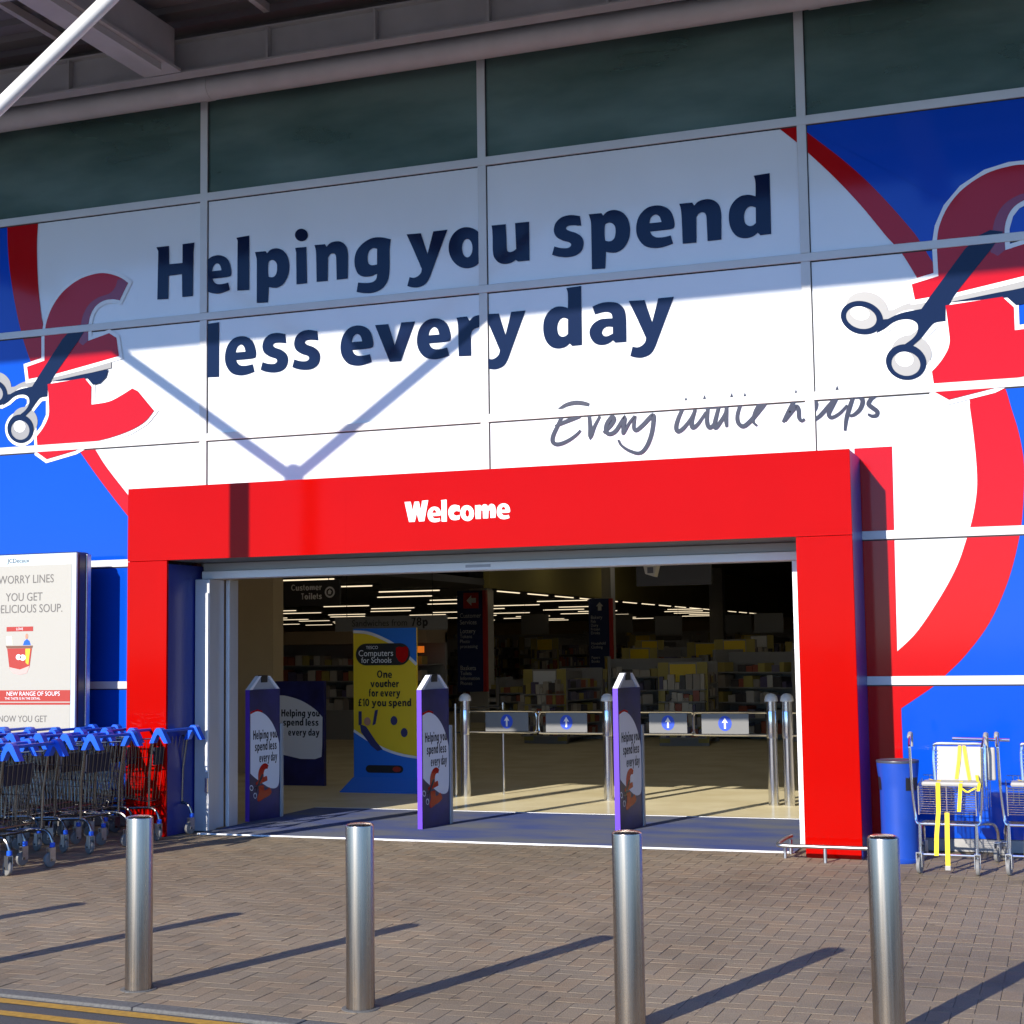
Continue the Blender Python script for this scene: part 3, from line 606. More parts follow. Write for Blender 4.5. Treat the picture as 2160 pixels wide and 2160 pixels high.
R1o = [(6.518,4.344),(6.51,4.324),(6.498,4.306),(6.483,4.291),(6.464,4.278),(6.442,4.268),(6.419,4.262),(6.393,4.259),(6.366,4.26),(6.339,4.264),(6.312,4.272),(6.286,4.282),(6.261,4.296),(6.239,4.313),(6.219,4.332),(6.203,4.352),(6.19,4.374),(6.181,4.397),(6.176,4.42),(6.176,4.442),(6.18,4.464),(6.188,4.484),(6.2,4.502),(6.216,4.518),(6.235,4.53),(6.257,4.54),(6.281,4.546),(6.307,4.549),(6.334,4.548),(6.361,4.544),(6.388,4.536),(6.414,4.525),(6.438,4.511),(6.46,4.494),(6.48,4.475),(6.496,4.455),(6.508,4.433),(6.517,4.41),(6.522,4.388),(6.522,4.365)]
R1i = [(6.468,4.361),(6.463,4.347),(6.454,4.335),(6.443,4.325),(6.43,4.317),(6.415,4.311),(6.397,4.307),(6.379,4.305),(6.359,4.306),(6.34,4.309),(6.32,4.315),(6.301,4.323),(6.283,4.333),(6.267,4.344),(6.253,4.358),(6.24,4.372),(6.231,4.387),(6.224,4.402),(6.22,4.418),(6.22,4.433),(6.222,4.448),(6.228,4.461),(6.236,4.473),(6.247,4.483),(6.261,4.492),(6.277,4.498),(6.294,4.502),(6.313,4.503),(6.332,4.502),(6.352,4.499),(6.371,4.493),(6.39,4.485),(6.408,4.475),(6.424,4.464),(6.438,4.45),(6.451,4.436),(6.46,4.421),(6.467,4.406),(6.47,4.39),(6.471,4.375)]
R2o = [(6.857,3.952),(6.85,3.931),(6.839,3.911),(6.825,3.893),(6.807,3.877),(6.787,3.865),(6.765,3.856),(6.741,3.85),(6.715,3.848),(6.69,3.85),(6.664,3.855),(6.64,3.864),(6.617,3.876),(6.595,3.892),(6.576,3.91),(6.561,3.93),(6.548,3.952),(6.54,3.975),(6.535,3.998),(6.534,4.022),(6.537,4.045),(6.545,4.067),(6.556,4.087),(6.57,4.105),(6.588,4.121),(6.608,4.133),(6.631,4.142),(6.655,4.148),(6.68,4.15),(6.706,4.148),(6.731,4.142),(6.756,4.133),(6.779,4.121),(6.8,4.105),(6.819,4.087),(6.834,4.067),(6.847,4.045),(6.855,4.022),(6.86,3.999),(6.86,3.975)]
R2i = [(6.81,3.952),(6.805,3.937),(6.797,3.923),(6.787,3.911),(6.775,3.901),(6.76,3.893),(6.745,3.887),(6.728,3.883),(6.71,3.882),(6.691,3.883),(6.673,3.887),(6.656,3.894),(6.639,3.902),(6.624,3.913),(6.61,3.925),(6.599,3.939),(6.59,3.954),(6.584,3.97),(6.58,3.986),(6.58,4.002),(6.582,4.018),(6.587,4.033),(6.594,4.046),(6.605,4.059),(6.617,4.069),(6.631,4.077),(6.647,4.083),(6.665,4.087),(6.683,4.088),(6.701,4.086),(6.719,4.082),(6.736,4.076),(6.753,4.067),(6.768,4.056),(6.781,4.044),(6.793,4.03),(6.801,4.015),(6.808,3.999),(6.811,3.983),(6.812,3.967)]
L1 = [('H',-0.546,-0.108),('e',-0.019,0.308),('l',0.363,0.508),('p',0.57,0.946),('i',1.007,1.147),('n',1.217,1.573),('g',1.642,2.02),('y',2.182,2.597),('o',2.607,2.968),('u',3.035,3.402),('s',3.617,3.918),('p',3.97,4.352),('e',4.41,4.757),('n',4.804,5.176),('d',5.243,5.61)]
L2 = [('l',0.033,0.173),('e',0.241,0.581),('s',0.632,0.93),('s',0.976,1.274),('e',1.491,1.831),('v',1.851,2.261),('e',2.28,2.617),('r',2.678,2.948),('y',2.953,3.354),('d',3.521,3.886),('a',3.959,4.297),('y',4.325,4.737)]
HW = [[(3.941,3.827),(3.877,3.846),(3.804,3.854),(3.721,3.839),(3.655,3.802)],[(3.857,3.73),(3.746,3.698),(3.619,3.653)],[(3.682,3.734),(3.643,3.657),(3.599,3.571),(3.595,3.513),(3.641,3.489),(3.724,3.51),(3.808,3.558),(3.858,3.603)],[(3.939,3.732),(3.946,3.629),(3.948,3.541),(3.986,3.627),(4.039,3.718)],[(4.069,3.565),(4.137,3.626),(4.169,3.677),(4.151,3.704),(4.107,3.654),(4.091,3.594),(4.117,3.554),(4.181,3.576),(4.264,3.688),(4.25,3.593),(4.253,3.554),(4.308,3.642),(4.36,3.701)],[(4.36,3.701),(4.347,3.604),(4.369,3.571),(4.433,3.616),(4.52,3.694),(4.525,3.628),(4.502,3.516),(4.455,3.415),(4.392,3.367),(4.303,3.394),(4.232,3.445),(4.205,3.496)],[(4.792,3.739),(4.752,3.657),(4.729,3.58),(4.744,3.538),(4.793,3.563),(4.86,3.641),(4.902,3.721)],[(4.902,3.721),(4.87,3.623),(4.875,3.564),(4.925,3.594),(4.997,3.693)],[(4.972,3.737),(5.084,3.737),(5.205,3.739)],[(5.015,3.734),(5.003,3.615),(5.024,3.555),(5.072,3.593),(5.11,3.728)],[(5.11,3.728),(5.072,3.593),(5.083,3.552),(5.15,3.64),(5.178,3.706)],[(5.178,3.724),(5.171,3.621),(5.176,3.549)],[(5.299,3.736),(5.271,3.649),(5.276,3.581),(5.319,3.547),(5.38,3.588),(5.458,3.671),(5.507,3.732),(5.468,3.728),(5.424,3.665),(5.405,3.586),(5.438,3.545)],[(5.759,3.735),(5.71,3.646),(5.66,3.56)],[(5.674,3.569),(5.735,3.644),(5.777,3.687),(5.796,3.657),(5.799,3.59),(5.82,3.563),(5.847,3.578)],[(5.912,3.742),(5.944,3.706),(5.934,3.656),(5.908,3.633)],[(5.916,3.56),(5.973,3.595),(6.058,3.682),(6.109,3.732),(6.083,3.68),(6.048,3.607),(6.071,3.575),(6.138,3.606),(6.205,3.672)],[(6.256,3.738),(6.224,3.654),(6.193,3.556),(6.178,3.457)],[(6.256,3.735),(6.308,3.735),(6.332,3.696),(6.309,3.632),(6.259,3.588),(6.221,3.579)],[(6.437,3.734),(6.4,3.708),(6.38,3.668),(6.414,3.633),(6.448,3.602),(6.441,3.57),(6.404,3.566),(6.372,3.584)]]
HD = [(4.817,3.813),(4.982,3.819),(5.22,3.82),(5.335,3.815),(5.773,3.81),(6.12,3.82)]
SO = [(6.45,4.225),(6.561,4.265),(6.63,4.316),(6.679,4.33),(6.739,4.323),(6.77,4.304),(6.771,4.261),(6.735,4.215),(6.652,4.166),(6.582,4.101),(6.757,4.052),(6.779,4.106),(6.855,4.17),(6.918,4.235),(6.959,4.274),(7.059,4.279),(7.071,4.425),(7.148,4.523),(7.424,4.846),(7.535,5.009),(7.511,5.053),(7.4,5.072),(7.293,5.027),(7.177,4.927),(6.868,4.535),(6.819,4.469),(6.669,4.45),(6.559,4.411),(6.511,4.407),(6.467,4.337)]

def at_wall(layer):
    y = -.002 * layer - .0015
    return lambda x, z, l=0.: (x, y - l, z)
def flat(name, pts, material, layer, parent=None):
    f = at_wall(layer); p = list(pts)
    area = sum(p[i][0] * p[(i + 1) % len(p)][1] - p[(i + 1) % len(p)][0] * p[i][1] for i in range(len(p)))
    if area < 0: p = p[::-1]
    return MB().poly([f(*q) for q in p]).build(name, material, parent or bld)
TOP = TZ[4] - .03
Li_, Lo_, Ri_, Ro_ = [spline(q, k=5) for q in (Li, Lo, Ri, Ro)]
lo = [(Lo_[0][0], TOP)] + Lo_ ; li = [(Li_[0][0], TOP)] + Li_
flat('blue_print', [(MX[0], TOP)] + lo + [(-.30, 2.30), (-.30, .105), (MX[0], .105)], BLUE, 1)
flat('red_arc_print', lo + [(-.30, 2.30), (-.30, 2.62)] + li[::-1], REDV, 2)
ro = [(Ro_[0][0], TOP)] + Ro_
flat('blue_print', [(MX[-1], TOP)] + ro + [(6.557, .105), (MX[-1], .105)], BLUE, 1)
flat('red_arc_print', [(Ri_[0][0], TOP)] + Ri_ + [(6.559, 3.302), (6.25, 3.302), (6.25, .105), (6.557, .105)] + Ro_[::-1] + [(Ro_[0][0], TOP)], REDV, 2)
# scissors cutting a pound sign, left and right of the slogan
def halo(name, poly, w_, material, layer):            # a band of the outline colour all round a shape
    f = at_wall(layer); mb = MB()
    for j, q in enumerate(ribbon(poly, w_, True)): mb.poly([f(*p, (j % 3) * .0003) for p in q])
    return mb.build(name, material, bld)
def corners(L, idx): return smooth_loop([(x, z, int(i in idx)) for i, (x, z) in enumerate(L)], 5)
P1r, P2r, SBr = P1, P2, SB
P1 = corners(P1, (0, 1, 7, 8, 9, 10, 11, 12, 13, 14, 15, 16)); P2 = corners(P2, (0, 1, 2, 3, 6, 7, 8, 13, 14, 15, 16, 17))
P1s = corners(P1s, (0, 1, 7, 8, 9, 16, 17)); SB = corners(SB, (0, 9, 10, 15, 16, 19, 20, 21, 22, 23, 24, 25, 26, 28, 29, 30))
AX, BX, AZ, BZ = 1.017, 8.879, 1.02, -.067            # left emblem -> right emblem
fwd_ = lambda L: [(AX * x + BX, AZ * z + BZ) for x, z in L]
inv_ = lambda L: [((x - BX) / AX, (z - BZ) / AZ) for x, z in L]
def ring(name, outer, inner, material, layer, par):
    f = at_wall(layer); n = len(outer)
    vs = [f(*p) for p in outer] + [f(*p) for p in inner]
    return MB().add(vs, [(i, i + n, (i + 1) % n + n, (i + 1) % n) for i in range(n)]).build(name, material, par)
def emblem(g, gi):
    for q in (P1r, P2r): halo('pound_outline', g(q), .075, WHITEV, 4)
    off = lambda L, dx, dz: [(x + dx, z + dz) for x, z in L]
    for j, q in enumerate((R1o, R2o)): halo('scissors_outline', gi(q), .066, WHITEV, 3 + .12 * j)
    flat('scissors_outline', gi(SO), WHITEV, 3.28)
    for j, q in enumerate((R1o, R2o, SB)):
        flat('scissors_shadow', off(gi(q), .045, .075), GREYV, 3.5 + .15 * j)
    for q in (R1i, R2i):
        flat('scissors_hole', gi(q), GREYV, 5.5); flat('scissors_hole', off([( (x - sum(a for a, _ in gi(q)) / 40) * .62 + sum(a for a, _ in gi(q)) / 40, (z - sum(b for _, b in gi(q)) / 40) * .62 + sum(b for _, b in gi(q)) / 40) for x, z in gi(q)], -.01, .04), WHITEV, 6)
    flat('pound_part', g(P1), REDV, 5); flat('pound_part', g(P2), REDV, 8)
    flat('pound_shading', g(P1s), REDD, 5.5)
    flat('blade', g(BW), GREYV, 6); flat('blade', g(BD), NAVY, 6.5)
    flat('scissors_body', gi(SB), NAVY, 7)
    ring('scissors_ring', gi(R1o), gi(R1i), NAVY, 7.5, bld); ring('scissors_ring', gi(R2o), gi(R2i), NAVY, 7.5, bld)
emblem(lambda L: L, inv_)
emblem(fwd_, lambda L: L)
# slogan
for line, base in ((L1, 5.197), (L2, 4.366)):
    for ch, xa_, xb_ in line:
        mb = MB(); letter(mb, ch, xa_, xb_, base, .368, at_wall(3)); mb.build('letter', NAVY, bld)
f9 = at_wall(4)
for st in HW:
    pts = spline(st, k=5); n = len(pts)
    ws = [.032 * (.75 + .45 * math.sin(3.1 * i / n + .4)) for i in range(n)]
    mb = MB()
    for j, q in enumerate(ribbon(pts, ws)): mb.poly([f9(*p, j * .0001) for p in q])
    mb.build('handwriting_stroke', INK, bld)
for x, z in HD:
    MB().poly([f9(x - .014, z - .022), f9(x + .018, z - .012), f9(x + .006, z + .026)]).build('handwriting_dot', INK, bld)

MB().box(MX[0], MX[-1], .0, .05, 7.462, 8.62).build('parapet', SILVER, bld)
# shell of the building behind the front, and the dim hall inside
tag(MB().box(-34, -33.8, .06, 64, 0, 8.2).build('wall_left', CREAM), kind='structure')
tag(MB().box(13.8, 14, .06, 64, 0, 8.2).build('wall_right', CREAM), kind='structure')
tag(MB().box(-34, 14, 64, 64.2, 0, 8.2).build('wall_back', CREAM), kind='structure')
tag(MB().box(-34, MX[0] + .02, .06, .2, 0, 8.2).build('wall_front', WHITE), kind='structure')
tag(MB().box(-34, 14, .06, 64, 8.2, 8.4).build('roof', DECK), kind='structure')
tag(MB().box(-33.8, -4.1, 6.32, 64, 3.06, 3.2).build('ceiling', CEIL), kind='structure')
tag(MB().box(-4.0, 13.8, .06, 64, 4.30, 4.4).build('foyer_ceiling', CEIL), kind='structure')
tag(MB().box(-33.8, -4.1, .06, 6.30, 4.32, 4.42).build('lobby_ceiling', CEIL), kind='structure')
tag(MB().box(MX[0], 13.8, 2.2, 2.3, 4.41, 8.19).build('upper_wall', mat('teal_wall', (.50, .56, .54), .8)), kind='structure')
for x in (.30, 3.22, 5.72, 6.26, 9.1):
    tag(MB().box(x - .045, x + .045, .14, .26, 4.41, 8.19).build('steel_stanchion', mat('stanchion', (.05, .05, .05), .5)),
        'dark steel stanchion behind the green glass, ' + {.30: 'beside the left mullion', 3.22: 'beside the middle mullion', 5.72: 'just left of the right mullion', 6.26: 'just right of the right mullion', 9.1: 'beyond the right edge'}[x], 'stanchion')
tag(MB().box(-4.12, -3.98, 18.4, 63.9, 3.00, 4.29).build('bulkhead', OLIVE), kind='structure')
tag(MB().box(-9, -2.52, 6.0, 6.3, 0, 4.3).build('partition_wall', CREAM), kind='structure')
tag(MB().box(-4.30, -4.0, .06, 5.98, 0, 4.28).build('lobby_wall', CREAM), kind='structure')
tag(MB().box(6.6, 6.8, .06, 18, 0, 4.28).build('foyer_wall', COLUMN), kind='structure')

# ------------------------------------------------------------------ red portal
PY = -.676
por = thing('entrance_portal', 'glossy red portal framing the shop doorway with white Welcome lettering', 'portal', (2.95, -.34, 0))
px0, px1, ix0, ix1, pz, lz = -.402, 6.294, .025, 5.85, 3.218, 2.532
for a, b in ((px0, 1.86), (1.86, 4.06), (4.06, px1)):
    MB().box(a + .0002, b - .0002, PY, PY + .03, lz + .002, pz).build('lintel_panel', RED, por)
MB().box(px0, ix0, PY, PY + .03, .0, lz - .002, .003).build('pillar_panel', RED, por)
MB().box(ix1, px1, PY, PY + .03, .095, lz - .002, .003).build('pillar_panel', RED, por)
MB().box(ix1 + .012, px1 - .012, PY + .012, PY + .03, .0, .092).build('pillar_foot', RED, por)
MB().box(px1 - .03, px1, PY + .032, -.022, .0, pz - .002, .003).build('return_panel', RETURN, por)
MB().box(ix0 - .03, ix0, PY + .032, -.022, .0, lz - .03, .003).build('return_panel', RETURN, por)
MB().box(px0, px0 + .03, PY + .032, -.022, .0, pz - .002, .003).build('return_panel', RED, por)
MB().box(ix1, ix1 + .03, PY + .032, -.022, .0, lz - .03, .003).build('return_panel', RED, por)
MB().box(px0 + .032, px1 - .032, PY + .032, -.022, pz - .03, pz - .003).build('top_panel', RED, por)
MB().box(ix0, ix1, PY + .032, -.022, lz + .001, lz + .028).build('soffit_panel', mat('soffit_grey', (.16, .17, .17), .6), por)
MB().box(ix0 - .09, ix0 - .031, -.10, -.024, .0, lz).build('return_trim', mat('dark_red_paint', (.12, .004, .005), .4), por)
mp_ = lambda x, z, l=0.: (x, PY - .0025 - l, z)
xs = [('W', 2.437, 2.662), ('e', 2.656, 2.781), ('l', 2.782, 2.836), ('c', 2.851, 2.957), ('o', 2.962, 3.09), ('m', 3.1, 3.288), ('e', 3.3, 3.421)]
for ch, a, b in xs:
    mb = MB(); letter(mb, ch, a, b, 2.782, .130, mp_); mb.build('letter', WHITEV, por)

# ------------------------------------------------------------------ doorway: header, jambs, open leaves
dr = thing('sliding_door', 'open silver automatic door with its leaves stacked at the left', 'door', (2.9, 0, 0))
MB().box(.05, 5.80, -.075, .12, 2.455, 2.53, .004).build('header', mat('header_grey', (.42, .43, .44), .4, spec=.5), dr)
MB().box(.05, 5.80, -.105, .10, 2.378, 2.452, .006).build('header_cover', ALUW, dr)
MB().box(2.78, 3.02, -.1085, -.1055, 2.405, 2.43).build('maker_plate', mat('plate_grey', (.45, .46, .5), .4), dr)
MB().box(5.712, 5.765, -.075, .03, .0, 2.376, .004).build('jamb', ALUW, dr)
MB().box(.035, .192, -.20, -.06, .0, 2.372, .006).build('jamb', ALU, dr)
MB().box(.164, .190, -.225, -.203, .55, 2.24, .004).build('edge_seal', ALUW, dr)
MB().box(.164, .190, -.225, -.203, .36, .50, .004).build('edge_seal', CHROME, dr)
MB().box(.135, .175, -.055, .105, .01, 2.374, .005).build('leaf', ALU, dr)
MB().box(.185, .225, .115, .285, .01, 2.374, .005).build('leaf', ALU, dr)
MB().box(.178, .183, .108, .113, .01, 2.36).build('leaf_gap', BLACK, dr)

# ------------------------------------------------------------------ canopy
can = thing('entrance_canopy', 'grey steel canopy over the front with a white branching support', 'canopy', (2, -3, 7))
CY = -6.62
def sheet_deck():
    mb = MB(); p = .28; n = int(28 / p)
    vs = []
    prof = []
    y = CY + .05
    while y < -.1:
        prof += [(y, 7.72), (y + .16, 7.72), (y + .19, 7.77), (y + .29, 7.77), (y + .32, 7.72)]; y += .32
    a = [(-10, q[0], q[1]) for q in prof]; b = [(16, q[0], q[1]) for q in prof]
    mb.add(a + b, [(i, i + 1, i + 1 + len(a), i + len(a)) for i in range(len(a) - 1)])
    return mb
sheet_deck().build('roof_deck', DECK, can)
MB().box(-10, 16, CY - .06, CY, 7.515, 7.95).build('fascia', STEELPAINT, can)
MB().box(-10, 16, CY - .06, -.02, 7.80, 7.95).build('roof_cover', DECK, can)
def ibeam(mb, axis, c, z0, z1, a, b, wf=.16, tf=.018, tw=.02):
    if axis == 'x':
        mb.box(a, b, c - wf / 2, c + wf / 2, z0, z0 + tf); mb.box(a, b, c - wf / 2, c + wf / 2, z1 - tf, z1); mb.box(a, b, c - tw / 2, c + tw / 2, z0 + tf, z1 - tf)
    else:
        mb.box(c - wf / 2, c + wf / 2, a, b, z0, z0 + tf); mb.box(c - wf / 2, c + wf / 2, a, b, z1 - tf, z1); mb.box(c - tw / 2, c + tw / 2, a, b, z0 + tf, z1 - tf)
    return mb
ibeam(MB(), 'x', -.62, 7.17, 7.50, -10, 16).build('beam', STEELPAINT, can)
for i in range(-7, 14):
    x = -.02 + i * 1.10
    if abs((x + .02) % 6.6) < .01: continue
    MB().box(x - .012, x + .012, -.70, -.632, 7.19, 7.48).build('stiffener', STEELPAINT, can)
    MB().box(x - .03, x + .03, CY, -.70, 7.62, 7.70).build('purlin', STEELPAINT, can)
for x in (-6.62, -.02, 6.58, 13.1):
    b = MB().box(x - .13, x + .13, CY + .02, -.73, 7.20, 7.60, .006).build('main_beam', STEELPAINT, can)
    MB().box(x - .20, x + .20, CY + .02, -.73, 7.165, 7.196).build('flange', STEELPAINT, b)
    MB().box(x + .11, x + .16, -4.4, -1.0, 7.09, 7.16).build('cable_tray', STEELPAINT, b)
for y in (-2.05, -3.35, -5.3):
    MB().box(-10, 16, y - .04, y + .04, 7.50, 7.62).build('cross_member', STEELPAINT, can)
pipe = MB().tube([(-10, -.25, 7.175), (16, -.25, 7.175)], .125, 24).build('drain_pipe', PIPE, can)
for x in (.14, 6.02, -5.8):
    MB().tube([(x, -.25, 7.175), (x + .09, -.25, 7.175)], .131, 24).build('collar', PIPE, pipe)
for x in (1.5, 2.55, 4.3, -1.6):
    MB().box(x - .015, x + .015, -.40, -.24, 7.27, 7.48).build('hanger', PIPE, pipe)
# branching column: post with two raked arms, just left of the frame
MB().tube([(-.204, -4.0, 0), (-.204, -4.0, 5.05)], .10, 24).build('post', POLEW, can)
for sgn in (-1, 1):
    MB().tube([(-.204 + sgn * .05, -4.0, 5.05), (-.204 + sgn * 3.05, -4.0 - .02, 5.076 + 3.05 * .682)], .054, 20).build('arm', POLEW, can)
MB().lathe([(0, -.06), (.098, -.06), (.101, -.03), (.101, .03), (.06, .07), (0, .08)], (-.204, -4.0, 5.06), 24).build('node', POLEW, can)
MB().lathe([(.17, .0), (.17, .02), (.10, .025)], (-.204, -4.0, 0.004), 24).build('base_plate', POLEW, can)
ibeam(MB(), 'x', -4.0, 7.16, 7.46, -9.9, 15.9).build('beam', STEELPAINT, can)
# ------------------------------------------------------------------ bollards
def make_bollard():
    t = thing('bollard', '', 'bollard', group='steel bollards along the kerb')
    rr_ = .0675
    local(MB().lathe([(rr_, 0.0), (rr_, .842), (rr_ - .001, .847)], n=48), 'post', STEEL, t)
    local(MB().lathe([(rr_ - .001, .847), (rr_ - .006, .853), (rr_ - .02, .858), (0.0001, .862)], n=48), 'cap', STEEL, t)
    local(MB().lathe([(rr_ + .022, -.006), (rr_ + .022, .0035), (rr_ + .002, .005)], n=40), 'collar', CONC, t)
    return t
b0 = make_bollard()
spots = [(3.418, -6.235, 'brushed steel bollard in front of the left end of the portal, leftmost in view'),
         (4.672, -6.295, 'brushed steel bollard below the yellow voucher board, second from the left'),
         (5.985, -6.300, 'brushed steel bollard in line with the right security pedestal, third from the left'),
         (7.090, -6.200, 'brushed steel bollard in front of the blue bin, rightmost in view'),
         (2.16, -6.17, 'steel bollard just outside the left edge, its shadow crossing the paving'),
         (.92, -6.10, 'steel bollard far left outside the frame, only its shadow tip in view')]
for i, (x, y, lb) in enumerate(spots):
    o = b0 if i == 0 else copy_tree(b0)
    o.location = (x, y, 0); o['label'] = lb; o.rotation_euler = (0, 0, i * 1.3)

# ------------------------------------------------------------------ nested shopping trolleys (left)
def curve3(pts, k=6): return spline([tuple(p) for p in pts], k=k)
def castor(parent, x, y, rad=.058, turn=0.):
    g = lambda mb: MB().add([(x + a * math.cos(turn) - b * math.sin(turn), y + a * math.sin(turn) + b * math.cos(turn), c_) for a, b, c_ in mb.v], mb.f)
    k = .028                                           # trail behind the stem
    m_ = g(MB().box(-k - .014, .014, -.022, -.018, rad * .8, rad * 2 + .03).box(-k - .014, .014, .018, .022, rad * .8, rad * 2 + .03).box(-k - .016, .016, -.022, .022, rad * 2 + .030, rad * 2 + .035).tube([(0, 0, rad * 2 + .03), (0, 0, rad * 2 + .07)], .012, 8))
    c = local(m_, 'castor', GALV, parent)
    w_ = g(MB().lathe([(0.001, -.014), (rad - .014, -.014), (rad - .003, -.012), (rad, -.006), (rad, .006), (rad - .003, .012), (rad - .014, .014), (.001, .014)], (-k, 0, rad), 20, 'y'))
    w_.sm = [True] * len(w_.f); local(w_, 'wheel', RUBBER, c)
    local(g(MB().tube([(-k, -.024, rad), (-k, .024, rad)], .010, 8)), 'hub', CHROMED, c)
    return c
def make_trolley():
    t = thing('shopping_trolley', '', 'trolley', group='nested shopping trolleys left of the doorway')
    wt, wb, ft, fb = .27, .235, .205, .18           # half widths: rear top, rear bottom, front top, front bottom
    xr, xrb, xf, xfb = -.03, -.10, -.82, -.70
    zr, zrb, zf, zfb = .905, .34, .865, .40
    A = lambda s_: (Vector((xr, s_ * wt, zr)), Vector((xf, s_ * ft, zf)), Vector((xfb, s_ * fb, zfb)), Vector((xrb, s_ * wb, zrb)))
    wire = .0027
    mb = MB()
    for s_ in (-1, 1):
        a, b, c, d = A(s_)
        for i in range(19):
            u_ = i / 18; mb.tube([a.lerp(b, u_), d.lerp(c, u_)], wire, 4, False)
        for v_ in (.3, .62): mb.tube([a.lerp(d, v_), b.lerp(c, v_)], wire, 4, False)
    a1, b1, c1, d1 = A(-1); a2, b2, c2, d2 = A(1)
    for i in range(1, 9):
        u_ = i / 9; mb.tube([b1.lerp(b2, u_), c1.lerp(c2, u_)], wire, 4, False); mb.tube([c1.lerp(c2, u_), d1.lerp(d2, u_)], wire, 4, False)
        mb.tube([a1.lerp(a2, u_) - Vector((.01, 0, 0)), d1.lerp(d2, u_) - Vector((.01, 0, 0))], wire, 4, False)
    for v_ in (.33, .66): mb.tube([b1.lerp(c1, v_), b2.lerp(c2, v_)], wire, 4, False); mb.tube([d1.lerp(c1, v_), d2.lerp(c2, v_)], wire, 4, False)
    local(mb, 'basket', CHROMED, t)
    local(MB().tube([a1, b1, b2, a2], .0065, 8, True), 'rim', CHROMED, t); local(MB().tube([d1, c1, c2, d2, d1], .005, 6), 'bottom_rim', CHROMED, t)
    mb = MB()
    for s_ in (-1, 1):
        mb.tube(curve3([(.06, s_ * .26, .145), (.055, s_ * .26, .20), (.02, s_ * .258, .262), (-.06, s_ * .255, .288), (-.3, s_ * .235, .275), (-.62, s_ * .20, .255), (-.70, s_ * .195, .22), (-.72, s_ * .195, .145)]), .0125, 8)
        mb.tube([(-.05, s_ * .262, .285), (-.045, s_ * .268, .60), (.0, s_ * .272, .905)], .0105, 8)
    mb.tube([(-.10, -.25, .285), (-.10, .25, .285)], .011, 8).tube([(-.62, -.20, .255), (-.62, .20, .255)], .011, 8)
    local(mb, 'chassis', CHROMED, t)
    for s_ in (-1, 1):
        h = MB()
        y0 = s_ * .275
        loop = [(-.022, .868), (.022, .868), (.056, .935), (.070, .948), (.086, .935), (.132, .868), (.176, .868), (.112, .985), (.092, 1.003), (.054, 1.003), (.036, .985)]
        h.prism([(x, y0 - .030, z) for x, z in loop], (0, .060, 0))
        local(h, 'handle_bracket', HANDLE, t)
    local(MB().tube([(.072, -.255, .972), (.072, .255, .972)], .014, 10), 'handle', HANDLE, t)
    local(MB().prism([(-.085, -.16, .66), (-.085, .16, .66), (-.07, .17, .82), (-.07, -.17, .82)], (.012, 0, 0)), 'child_seat', mat('seat_navy', (.008, .010, .03), .5), t)
    for s_ in (-1, 1):
        castor(t, .06, s_ * .26, .058, .9 * s_ + .5); castor(t, -.72, s_ * .195, .055, 1.1)
        local(MB().lathe([(.016, 0), (.021, .004), (.021, .034), (.016, .038)], (.06, s_ * .26, .152), 12), 'collar', HANDLE, t)
    return t
tr0 = make_trolley(); used = False
rowsT = [('against the wall', 0.06, -.66, 9, -.02, .285), ('in the middle row', .02, -1.60, 8, -.05, .285), ('in the front row', .16, -2.86, 7, -.03, .285), ('in the row past the picture edge', -.42, -3.62, 7, -.03, .285), ('in the outermost row', -.62, -4.55, 6, -.03, .285)]
ordn = ['at the right end', 'second from the right end', 'third from the right end', 'fourth from the right end', 'fifth from the right end', 'sixth from the right end', 'seventh from the right end', 'eighth from the right end', 'ninth from the right end']
for rn, x, y, n, rz, st in rowsT:
    for i in range(n):
        o = tr0 if not used else copy_tree(tr0); used = True
        o.location = (x - i * st * math.cos(rz) + random.uniform(-.012, .012), y - i * st * math.sin(rz) + random.uniform(-.012, .012), 0)
        o.rotation_euler = (0, 0, rz + random.uniform(-.02, .02)); o['label'] = 'wire trolley %s, %s' % (rn, ordn[i])

